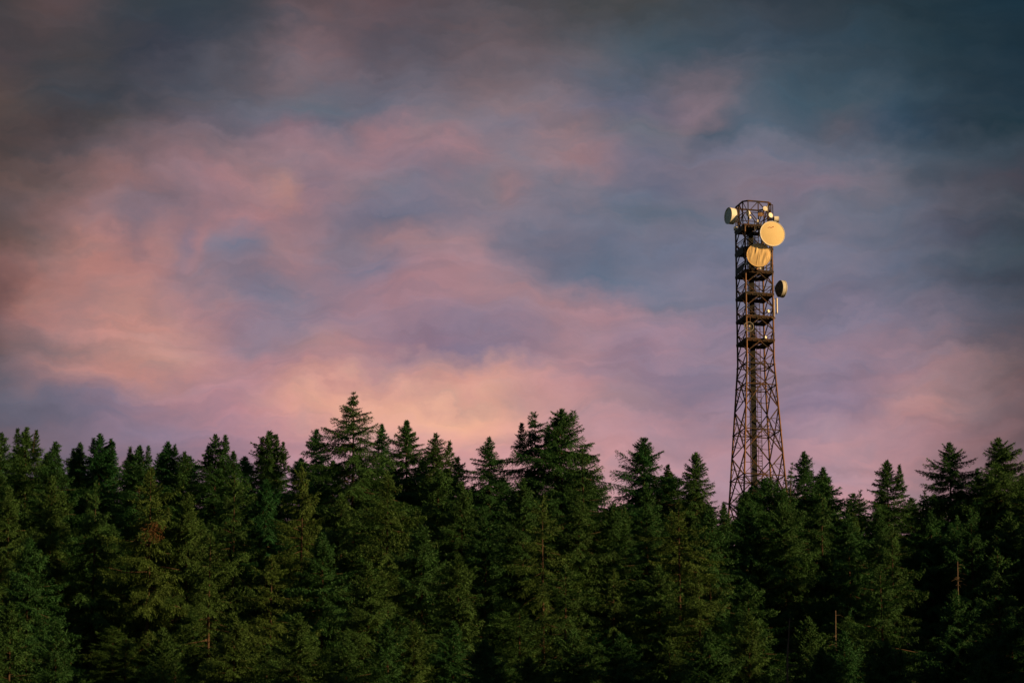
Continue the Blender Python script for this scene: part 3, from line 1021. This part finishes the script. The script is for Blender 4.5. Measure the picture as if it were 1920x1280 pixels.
    tris.append(spikes(Pl, Dl, rng.uniform(0.12, 0.22, n) * size, rng.uniform(0.05, 0.08, n) * size, rng))
    shade.append(rng.random(n))
    tri = np.concatenate(tris)
    sh = np.concatenate(shade)
    # hanging cones near the top
    ctri = np.zeros((0, 3, 3))
    if cones > 0:
        kk = (d[bi] < 7) & (s > 0.35) & (rng.random(len(bi)) < cones)
        C = P[kk]
        if len(C):
            nC = len(C)
            out = []
            for rep in range(3):
                Dn = unit(np.array([0, 0, -1.0]) + rng.normal(size=(nC, 3)) * 0.12)
                out.append(spikes(C, Dn, rng.uniform(0.16, 0.26, nC), rng.uniform(0.05, 0.07, nC), rng))
            ctri = np.concatenate(out)
    # bare inner wood of the branches (thin flat prisms)
    big = Lb > 0.7
    W = []
    for i in np.nonzero(big)[0]:
        pts = []
        for q in (0.0, 0.3, 0.6):
            r_ = Lb[i] * q * math.cos(e[i])
            z_ = Lb[i] * (q * math.sin(e[i]) - dr[i] * q * q + upt[i] * q ** 3)
            pts.append((x0 + math.cos(az[i]) * r_, y0 + math.sin(az[i]) * r_, ztop - d[i] + z_))
        W.append((pts, 0.008 + 0.007 * Lb[i]))
    return tri, sh, ctri, W


def tri_mesh(name, groups, mats, shade=None):
    """groups: list of (n,3,3) arrays, one per material"""
    allt = np.concatenate([g for g in groups if len(g)])
    mi = np.concatenate([np.full(len(g), i, dtype=np.int32) for i, g in enumerate(groups) if len(g)])
    n = len(allt)
    me = bpy.data.meshes.new(name)
    me.vertices.add(n * 3)
    me.vertices.foreach_set('co', allt.reshape(-1).astype(np.float32))
    me.loops.add(n * 3)
    me.loops.foreach_set('vertex_index', np.arange(n * 3, dtype=np.int32))
    me.polygons.add(n)
    me.polygons.foreach_set('loop_start', np.arange(0, n * 3, 3, dtype=np.int32))
    me.polygons.foreach_set('loop_total', np.full(n, 3, dtype=np.int32))
    for m in mats:
        me.materials.append(m)
    me.polygons.foreach_set('material_index', mi)
    if shade is not None:
        a = me.attributes.new('sprig', 'FLOAT', 'FACE')
        full = np.zeros(n, dtype=np.float32)
        full[:len(shade)] = shade
        a.data.foreach_set('value', full)
    me.update(calc_edges=True)
    return me


STYLE = {
    'cone':   dict(dc=4.6, dens=1.5, droop=0.30, thin=1.25, lobes=0.24, wide=1.08),
    'open':   dict(dc=5.6, dens=1.6, droop=0.30, upper_gap=0.8, lobes=0.25, cones=0.14, thin=1.45),
    'dense':  dict(dc=3.2, dens=1.7, droop=0.2, lobes=0.12, wide=0.78),
    'round':  dict(dc=3.0, dens=1.6, droop=0.15, lobes=0.14, lift=1.05, wide=0.74),
    'loose':  dict(dc=5.0, dens=1.15, droop=0.35, upper_gap=0.4, lobes=0.34, bare=0.08, cones=0.08, thin=1.3),
    'young':  dict(dc=3.4, dens=1.5, droop=0.12, lobes=0.14, lift=1.4),
    'ragged': dict(dc=5.5, dens=1.0, droop=0.4, upper_gap=0.7, lobes=0.40, bare=0.2, cones=0.12, thin=1.2),
    'sparse': dict(dc=4.5, dens=1.0, droop=0.45, upper_gap=0.3, lobes=0.40, bare=0.22, cones=0.08, thin=1.2),
}


def tree_meshes(seed, H, Rm, style, tips=(), lean=(0, 0), dead=None):
    kw = dict(STYLE[style])
    tri, sh, cone, W = crown_tris(seed, H, Rm, lean=lean, **kw)
    T, S, Cn, WW = [tri], [sh], [cone], list(W)
    for i, (dx, dz) in enumerate(tips):
        k2 = dict(kw); k2['dc'] = 2.2; k2['upper_gap'] = 0; k2['lift'] = 1.3; k2['bare'] = 0.0; k2['dens'] = 1.3; k2['wide'] = 1.0
        t2, s2_, c2_, w2_ = crown_tris(seed * 7 + i, H, 0.95 + 0.10 * abs(dx), depth=4.2, x0=dx, y0=random.Random(seed + i).uniform(-0.8, 0.8), ztop=H - dz, **k2)
        T.append(t2); S.append(s2_); Cn.append(c2_)
    tri = np.concatenate(T); sh = np.concatenate(S); cone = np.concatenate(Cn)
    crown = tri_mesh('crown', [tri, cone], [M['needles'], M['cones']], sh)
    m = MB()
    rnd = random.Random(seed)
    zs = [0, H * 0.25, H * 0.5, H * 0.75, H * 0.92, H - 0.15]
    r0 = 0.012 * H + 0.04
    pts = []
    for z in zs:
        w = max(0, 1 - (H - z) / 6.0) ** 1.5
        pts.append((rnd.uniform(-.06, .06) * (z > 0) * (z < H * 0.9) + lean[0] * w, rnd.uniform(-.06, .06) * (z > 0) * (z < H * .9), z - lean[1] * w))
    m.tube(pts, [r0 * (1 - z / H) + 0.018 for z in zs], 8)
    for (dx, dz) in tips:
        m.tube([(0, 0, H - dz - 4.2), (dx * 0.75, 0, H - dz - 3), (dx, 0, H - dz - 0.1)], [0.05, 0.04, 0.015], 5)
    for pts, r in WW:
        m.tube(pts, [r, r * 0.8, r * 0.4], 4)
    tm = bpy.data.meshes.new('trunk')
    tm.from_pydata(m.v, [], m.f)
    tm.materials.append(M['bark'])
    tm.polygons.foreach_set('use_smooth', [True] * len(tm.polygons))
    tm.update()
    return crown, tm


def place_tree(meshes, base, label, tint, scale=(1, 1, 1), rz=0.0, group=None, name='spruce_tree'):
    root = empty(name, base, rz)
    root.scale = scale
    tag(root, label, 'spruce tree', group)
    c = bpy.data.objects.new('crown', meshes[0]); COL.objects.link(c); c.parent = root
    c['tint'] = min(1.0, max(0.0, float(tint) + random.Random(label + str(base[0])).uniform(-0.28, 0.28)))
    t = bpy.data.objects.new('trunk', meshes[1]); COL.objects.link(t); t.parent = root
    return root


G_SKY = 'spruces along the skyline'
G_FRONT = 'spruces in the front ranks'
# photo x, y of the tip, distance, crown radius, style, tint (0 blue green .. 1 olive), extra leaders (dx, dz metres), label
SKYLINE = [
    (3, 812, 440, 3.0, 'cone', .3, (), 'spruce cut off by the left edge of the skyline'),
    (50, 802, 445, 3.3, 'round', .35, ((-1.0, 0.3), (1.1, 0.2)), 'three-tipped spruce nearest the left end of the skyline'),
    (104, 829, 440, 3.2, 'cone', .3, (), 'low dark spruce just right of the three-tipped spruce'),
    (150, 831, 452, 2.8, 'cone', .25, ((-0.9, .6),), 'dark spruce peeping up left of the broad domed spruce'),
    (188, 814, 450, 3.8, 'round', .15, ((-0.9, .4), (1.3, .6), (1.7, 1.2)), 'broad domed spruce with many tips in the left skyline'),
    (262, 836, 446, 2.8, 'young', .3, ((-1.2, .1), (1.1, .2)), 'slim spruce with three small tips right of the domed spruce'),
    (315, 829, 455, 3.4, 'round', .2, ((0.9, 0.5),), 'blunt dark spruce midway between domed and two-tipped spruces'),
    (346, 848, 448, 2.6, 'young', .3, (), 'small pointed spruce just right of the blunt dark spruce'),
    (404, 815, 452, 3.3, 'cone', .2, ((1.25, .2), (-0.9, 1.3)), 'two-tipped spruce with a thin brownish second tip'),
    (438, 847, 446, 2.4, 'young', .35, (), 'little pointed spruce at the right foot of the two-tipped spruce'),
    (505, 809, 458, 3.9, 'round', .15, ((-1.0, .8), (0.9, .5), (1.8, 1.6)), 'wide bushy spruce with blunt top, left of the tallest spruce group'),
    (594, 806, 452, 3.3, 'cone', .25, (), 'pointed spruce directly left of the tallest spruce'),
    (663, 738, 432, 6.0, 'open', .45, (), 'tallest spruce, spire top with long separate branches'),
    (716, 796, 452, 2.6, 'dense', .25, (), 'narrow spruce squeezed just right of the tallest spruce'),
    (762, 789, 446, 3.6, 'dense', .25, (), 'thick cone-shaped spruce with blunt leafy top'),
    (817, 813, 450, 3.2, 'cone', .3, ((1.7, .9),), 'spruce with a second shorter tip right of the thick cone'),
    (858, 858, 440, 3.0, 'cone', .4, (), 'low shoulder spruce left of the lone pointed spruce'),
    (917, 821, 452, 3.4, 'cone', .15, (), 'lone pointed spruce with sky on both sides at centre'),
    (1003, 774, 440, 4.6, 'loose', .25, ((-1.6, 1.2), (1.6, 1.6)), 'tall ragged left half of the central pair of spruces'),
    (1053, 768, 437, 5.0, 'cone', .3, (), 'tall right half of the central pair, with slim spire'),
    (1092, 838, 428, 4.2, 'loose', .55, (), 'brown-coned spruce leaning out right of the central pair'),
    (1207, 822, 450, 4.6, 'cone', .2, (), 'spruce with tiered branches left of the tower, sky to its left'),
    (1252, 872, 452, 2.5, 'cone', .2, (), 'short spruce between the tiered spruce and its right neighbour'),
    (1305, 849, 446, 3.6, 'dense', .2, (), 'sturdy pointed spruce nearest left of the tower'),
    (1357, 944, 425, 2.2, 'young', .3, (), 'small spruce tip at the left foot of the tower'),
    (1434, 898, 432, 5.8, 'round', .3, ((-1.7, 1.0), (1.4, .5), (-2.8, 1.8)), 'broad spruce covering the foot of the tower'),
    (1398, 924, 428, 4.4, 'cone', .25, (), 'low spruce in front of the left tower leg'),
    (1466, 918, 430, 4.4, 'cone', .35, (), 'low spruce in front of the right tower leg'),
    (1478, 862, 438, 2.0, 'ragged', .5, (), 'thin bent spruce tip touching the right tower leg'),
    (1507, 848, 444, 3.4, 'cone', .3, (), 'pointed spruce just right of the tower'),
    (1543, 877, 440, 3.4, 'cone', .35, (), 'second pointed spruce right of the tower, slightly lower'),
    (1606, 914, 438, 3.2, 'ragged', .6, (), 'half dead spruce with drooping broken top'),
    (1663, 864, 446, 3.5, 'dense', .1, ((1.5, 0.6),), 'dense dark bushy spruce right of the broken-topped spruce'),
    (1726, 906, 440, 2.4, 'sparse', .5, (), 'sparse spruce with nodding thin top beside the bushy one'),
    (1780, 831, 436, 4.2, 'cone', .4, (), 'spire-topped spruce second from the right end'),
    (1832, 880, 446, 2.8, 'cone', .3, (), 'low loose spruce between the two right-hand spires'),
    (1872, 822, 434, 4.8, 'cone', .35, (), 'spire-topped spruce nearest the right end of the skyline'),
    (1916, 888, 438, 3.0, 'cone', .3, (), 'spruce cut off by the right edge of the skyline'),
]
FRONT = [
    (18, 915, 405, 4.0, 'cone', .5, 'spruce in the second rank cut by the left edge'),
    (98, 895, 412, 4.0, 'cone', .4, 'spruce below the three-tipped spruce on the left'),
    (180, 905, 408, 4.2, 'loose', .5, 'loose-branched spruce below the broad domed spruce'),
    (283, 880, 402, 5.0, 'loose', .95, 'big olive spruce with a rust-brown dead branch'),
    (352, 925, 404, 3.8, 'cone', .5, 'dark spruce right of the one with the rusty branch'),
    (440, 886, 412, 4.2, 'loose', .85, 'olive spruce showing pieces of pale trunk below the two-tipped spruce'),
    (500, 900, 420, 3.8, 'cone', .2, 'green spruce below the wide bushy skyline spruce'),
    (567, 872, 410, 3.8, 'loose', .8, 'brownish coned spruce in front of the pointed skyline spruce'),
    (640, 925, 402, 4.0, 'cone', .4, 'spruce under the left side of the tallest spruce'),
    (727, 886, 398, 5.2, 'loose', .75, 'large broad olive spruce in front of the tallest group'),
    (822, 880, 412, 4.4, 'cone', .35, 'deep green spruce below the spruce with two tips'),
    (866, 905, 408, 3.8, 'cone', .4, 'spruce in front of the low shoulder spruce'),
    (910, 958, 400, 4.0, 'dense', .3, 'fresh green leafy spruce below the lone pointed spruce'),
    (980, 898, 408, 4.2, 'cone', .3, 'spruce in front of the ragged half of the central pair'),
    (1017, 932, 398, 4.6, 'sparse', .85, 'thin-crowned spruce with a long bare reddish trunk'),
    (1085, 930, 408, 4.2, 'cone', .35, 'spruce in front of the slim-spired central spruce'),
    (1150, 943, 410, 4.0, 'round', .35, 'light green bushy spruce in the dip right of the central pair'),
    (1212, 905, 418, 3.6, 'dense', .2, 'leafy spruce below the tiered spruce'),
    (1272, 938, 398, 4.8, 'sparse', .9, 'thin olive spruce hung with brown cones, left of the tower'),
    (1330, 950, 404, 4.0, 'dense', .35, 'green spruce standing in front of the sturdy pointed one'),
    (1405, 945, 412, 4.2, 'cone', .3, 'spruce directly below the left tower leg'),
    (1470, 945, 410, 4.2, 'cone', .35, 'spruce directly below the right tower leg'),
    (1540, 930, 412, 4.4, 'loose', .5, 'loose spruce below the second pointed spruce right of the tower'),
    (1590, 965, 404, 3.8, 'cone', .4, 'spruce in front of the broken-topped spruce'),
    (1647, 955, 412, 2.6, 'young', .45, 'small pointed young spruce under the dense bushy one'),
    (1672, 985, 400, 4.2, 'loose', .6, 'brown-twigged spruce below the small pointed young spruce'),
    (1745, 960, 408, 4.2, 'cone', .3, 'dark spruce below the sparse nodding one'),
    (1820, 955, 404, 4.2, 'loose', .35, 'dark loose spruce below the two right-hand spires'),
    (1890, 960, 406, 4.4, 'cone', .35, 'spruce in the second rank cut by the right edge'),
    (55, 1010, 376, 4.2, 'cone', .4, 'shaded spruce midway down the left side above the corner'),
    (395, 1000, 376, 4.4, 'loose', .7, 'olive spruce below the one with pale trunk pieces'),
    (510, 1043, 362, 4.6, 'loose', .95, 'brownish spruce with upswept twigs left of centre'),
    (605, 1000, 376, 4.4, 'cone', .5, 'spruce right above the brownish upswept one'),
    (690, 1055, 366, 4.2, 'cone', .45, 'spruce at the left foot of the large broad olive spruce'),
    (790, 985, 376, 4.2, 'cone', .55, 'spruce at the right foot of the large broad olive spruce'),
    (860, 1040, 366, 4.2, 'cone', .35, 'mid green spruce below the shoulder spruce'),
    (1060, 1060, 364, 4.2, 'loose', .6, 'spruce right of the foot of the bare-trunk spruce'),
    (1150, 1065, 366, 4.2, 'loose', .55, 'spruce in the middle rank below the light green bushy one'),
    (1235, 1060, 366, 4.2, 'cone', .5, 'spruce at the left foot of the cone-hung thin spruce'),
    (1310, 1075, 362, 4.4, 'loose', .6, 'spruce at the right foot of the cone-hung thin spruce'),
    (1403, 1092, 362, 4.0, 'cone', .2, 'dark spruce straight below the tower'),
    (1650, 1060, 368, 4.4, 'loose', .4, 'dark spruce midway down, below the brown-twigged one'),
    (1870, 1028, 370, 4.4, 'loose', .45, 'shaded spruce midway down the right side'),
    (20, 1132, 338, 3.8, 'young', .5, 'front spruce low in the left corner'),
    (106, 1164, 326, 3.2, 'young', .5, 'small upswept front spruce second from the left corner'),
    (306, 1178, 324, 3.4, 'young', .85, 'small front spruce dotted with brown cones, left of centre'),
    (440, 1150, 336, 3.8, 'cone', .55, 'front spruce right of the small coned one'),
    (560, 1150, 338, 4.0, 'cone', .6, 'front spruce below the brownish upswept spruce'),
    (650, 1190, 326, 3.8, 'cone', .45, 'front spruce between the brownish one and the two young tips'),
    (727, 1164, 330, 3.0, 'young', .5, 'left of two young front spruces below the broad olive spruce'),
    (776, 1166, 332, 2.8, 'young', .5, 'right of two young front spruces below the broad olive spruce'),
    (850, 1165, 334, 3.6, 'cone', .45, 'front spruce just right of the two young tips'),
    (908, 1200, 318, 3.4, 'young', .5, 'light-tipped young front spruce at bottom centre'),
    (992, 1232, 316, 3.4, 'young', .5, 'lowest front spruce left of the bare-trunk spruce foot'),
    (1075, 1180, 326, 3.8, 'cone', .55, 'front spruce at bottom, right of the bare-trunk spruce foot'),
    (1165, 1190, 324, 4.0, 'cone', .45, 'front spruce at bottom between bare-trunk and cone-hung spruces'),
    (1255, 1195, 324, 4.0, 'loose', .5, 'front spruce at bottom below the cone-hung thin spruce'),
    (1330, 1180, 328, 4.0, 'cone', .5, 'front spruce at bottom left of the upswept young one'),
    (1403, 1148, 330, 2.9, 'young', .5, 'upswept young front spruce straight below the tower'),
    (1516, 1158, 330, 3.0, 'young', .45, 'young front spruce just right of the tall dead pole'),
    (1540, 1216, 316, 3.2, 'young', .5, 'low bushy front spruce right of the tall dead pole'),
    (1582, 1184, 330, 3.4, 'cone', .3, 'dark front spruce hiding the foot of the short dead trunk'),
    (1660, 1204, 318, 4.2, 'round', .55, 'broad low bushy front spruce with many tips at lower right'),
    (1790, 1108, 342, 4.0, 'cone', .35, 'dark front spruce hiding the foot of the bare dead trunk'),
    (1845, 1235, 316, 3.8, 'young', .55, 'low front spruce in the right corner'),
    (1895, 1150, 334, 4.0, 'cone', .35, 'dark front spruce at the right edge, low down'),
]
placed = []
i = 0
for (px, py, Y, rm, st, tint, tips, label) in SKYLINE:
    p = at(px, py, Y)
    b = float(terrain(p.x, Y)) - 0.2
    H = p.z - b
    i += 1
    ms = tree_meshes(100 + i, H, rm, st, tips, lean=(0.5, 0.9) if st in ('sparse',) else ((0.45, 0.5) if st == 'ragged' else (0, 0)))
    place_tree(ms, (p.x, Y, b), label, tint, rz=0.0, group=G_SKY)
    placed.append((p.x, Y, H))
PROTO = {}
for st, rm, variants in (('cone', 4.1, 5), ('loose', 4.4, 4), ('young', 3.2, 3), ('dense', 4.0, 1), ('round', 4.1, 2), ('sparse', 4.6, 2)):
    PROTO[st] = [(tree_meshes(900 + 17 * k + len(st), 24.0, rm, st, ((-1.2, .8), (1.3, .5)) if st == 'round' else ()), rm) for k in range(variants)]
cnt = {}
rr_ = random.Random(3)
DEAD_AT = None
for (px, py, Y, rm, st, tint, label) in FRONT:
    p = at(px, py, Y)
    b = float(terrain(p.x, Y)) - 0.2
    H = p.z - b
    k = cnt.get(st, 0); cnt[st] = k + 1
    ms, rp = PROTO[st][k % len(PROTO[st])]
    s = rm / rp * 0.86
    rz = 0.4 + 2.1 * k
    if st in ('sparse',):
        rz = 0.2 + 0.4 * k
    t = place_tree(ms, (p.x, Y, b), label, tint, (s, s, H / 24.0), rz, G_FRONT)
    placed.append((p.x, Y, H))
    if 'rust-brown dead branch' in label:
        rng = np.random.default_rng(8)
        o = at(288, 978, Y - 3.2)
        n = 560
        q = rng.random(n) ** 0.7
        a = rng.normal(size=n) * 0.55 + 0.15
        P = np.stack([o.x + np.sin(a) * q * 1.8, np.full(n, o.y) - q * 0.9 + rng.normal(size=n) * 0.25, o.z - np.cos(a) * q * 2.4], 1)
        D = unit(np.stack([np.sin(a) * 0.8, np.full(n, -0.3), -np.cos(a)], 1) + rng.normal(size=(n, 3)) * 0.5)
        tri = spikes(P, D, rng.uniform(0.18, 0.36, n), rng.uniform(0.05, 0.09, n), rng)
        cs, sn = math.cos(-rz), math.sin(-rz)
        d_ = tri - np.array([p.x, Y, b])
        tri = np.stack([(d_[..., 0] * cs - d_[..., 1] * sn) / s, (d_[..., 0] * sn + d_[..., 1] * cs) / s, d_[..., 2] / (H / 24.0)], -1)
        db = bpy.data.objects.new('dead_needles', tri_mesh('dead_needles', [tri], [M['deadneedles']]))
        COL.objects.link(db)
        db.parent = t
        db['label'] = 'rust-brown dead branch'
# the closed row just behind: only the tips show in the dips of the skyline
NOTCH = [(0, 850), (80, 848), (130, 846), (220, 858), (290, 856), (370, 868), (470, 866), (560, 866), (640, 868), (700, 868), (790, 856), (865, 885), (885, 905), (950, 892), (985, 880), (1100, 900), (1133, 962), (1165, 942), (1240, 888), (1280, 890), (1350, 962), (1385, 945), (1480, 945), (1520, 905), (1590, 925), (1628, 968), (1640, 935), (1700, 942), (1735, 935), (1830, 905), (1900, 892), (1930, 900)]
rb = random.Random(21)
px = -10
while px < 1935:
    Y = rb.uniform(458, 478)
    py = float(np.interp(px, [a for a, b in NOTCH], [b for a, b in NOTCH])) + rb.uniform(-12, 8)
    p = at(px, py, Y)
    if abs(p.x - TX) > 5.5:
        b = float(terrain(p.x, Y)) - 0.2
        H = p.z - b
        ms, rp = PROTO['cone'][rb.randrange(5)] if rb.random() < 0.6 else PROTO['young'][rb.randrange(3)]
        k = 4.2 / rp
        place_tree(ms, (p.x, Y, b), 'dark spruce of the back row, its tip filling a dip in the skyline', rb.uniform(0.1, 0.45), (k, k, max(H, 8) / 24.0), rb.uniform(0, 6.28), 'back row spruces filling the skyline dips')
        placed.append((p.x, Y, H))
    px += rb.uniform(38, 62)
# fillers: spruces mostly hidden in the thick of the wood
sky_x = [t[0] for t in SKYLINE]
rf = random.Random(11)
nf = 0
Yf = 312.0
while Yf < 478:
    half_w = Yf * math.tan(R(8.6))
    x = -half_w + rf.uniform(0, 5)
    while x < half_w:
        xx, yy = x + rf.uniform(-1.6, 1.6), Yf + rf.uniform(-3, 3)
        x += 8.5
        if min((xx - a) ** 2 + (yy - c) ** 2 for a, c, h in placed) < 5.2 ** 2:
            continue
        if (xx - TX) ** 2 + (yy - TW_Y) ** 2 < 7 ** 2:
            continue
        b = float(terrain(xx, yy)) - 0.2
        H = rf.uniform(17, 23) if yy > 400 else rf.uniform(10, 15)
        # keep below the skyline of the listed trees
        lim = 945 if yy > 395 else 1000
        zmax = at(960, lim + rf.uniform(0, 40), yy).z
        H = min(H, zmax - b)
        if H < 9:
            continue
        st = rf.choice(('cone', 'cone', 'loose'))
        ms, rp = rf.choice(PROTO[st])
        s = rf.uniform(0.7, 0.92)
        place_tree(ms, (xx, yy, b), 'dark spruce mostly hidden among its neighbours in the thick of the wood', rf.uniform(0.15, 0.6), (s, s, H / 24.0), rf.uniform(0, 6.28), 'half-hidden spruces filling the wood')
        placed.append((xx, yy, H))
        nf += 1
    Yf += 10.5
# the wood goes on beyond the right edge of the frame and shades the trees inside it
rs = random.Random(5)
Yf = 306.0
while Yf < 470:
    x = Yf * math.tan(R(7.75)) + rs.uniform(5.0, 8.0)
    for k in range(3):
        yy = Yf + rs.uniform(-3, 3)
        b = float(terrain(x, yy)) - 0.2
        ms, rp = rs.choice(PROTO['cone'] + PROTO['dense'])
        sc_ = 4.6 / rp
        place_tree(ms, (x, yy, b), 'tall spruce of the wood just outside the right edge of the picture', rs.uniform(0.15, 0.5), (sc_, sc_, rs.uniform(24, 29) / 24.0), rs.uniform(0, 6.28), 'spruces beyond the right edge')
        x += rs.uniform(8, 10.5)
    Yf += 10.5
print('tris', sum(len(m.polygons) for m in bpy.data.meshes), 'trees', len(SKYLINE), len(FRONT), 'fillers', nf)


# ------------------------------------------------------------------ dead trunks
def snag(px, v0, v1, Y, label, r=0.10, seed=1, twigs=10):
    a, b = at(px, v1, Y), at(px, v0, Y)
    g = float(terrain(a.x, Y)) - 0.2
    root = empty('dead_tree', (a.x, Y, g))
    tag(root, label, 'dead tree', 'bare dead trunks in the wood')
    H = b.z - g
    rnd = random.Random(seed)
    m = MB()
    zs = [0, H * 0.3, H * 0.6, H * 0.85, H]
    m.tube([(rnd.uniform(-.12, .12) * (z > 0) + 0.02 * z - 0.02 * H, 0, z) for z in zs], [r * 2.2, r * 1.8, r * 1.4, r * 1.1, r * 0.7], 8)
    m.build('trunk', M['deadwood'], root, True)
    for k in range(twigs):
        z = H - rnd.uniform(0.1, 5.5)
        an = rnd.uniform(0, 6.28)
        ln = rnd.uniform(0.15, 0.9)
        m = MB()
        c, s = math.cos(an), math.sin(an)
        m.tube([(0, 0, z), (c * ln * .55, s * ln * .55, z + 0.05), (c * ln, s * ln, z - 0.18 * ln)], [0.026, 0.018, 0.008], 5)
        m.build('branch', M['deadwood'], root)


snag(1481, 1158, 1275, 312, 'tall bare dead pole at the bottom right of centre', 0.07, 2, 18)
snag(1567, 1144, 1192, 345, 'short dead trunk right of the tall dead pole', 0.075, 3, 16)
snag(1799, 1052, 1110, 356, 'bare dead trunk with short side branches on the right', 0.075, 4, 22)
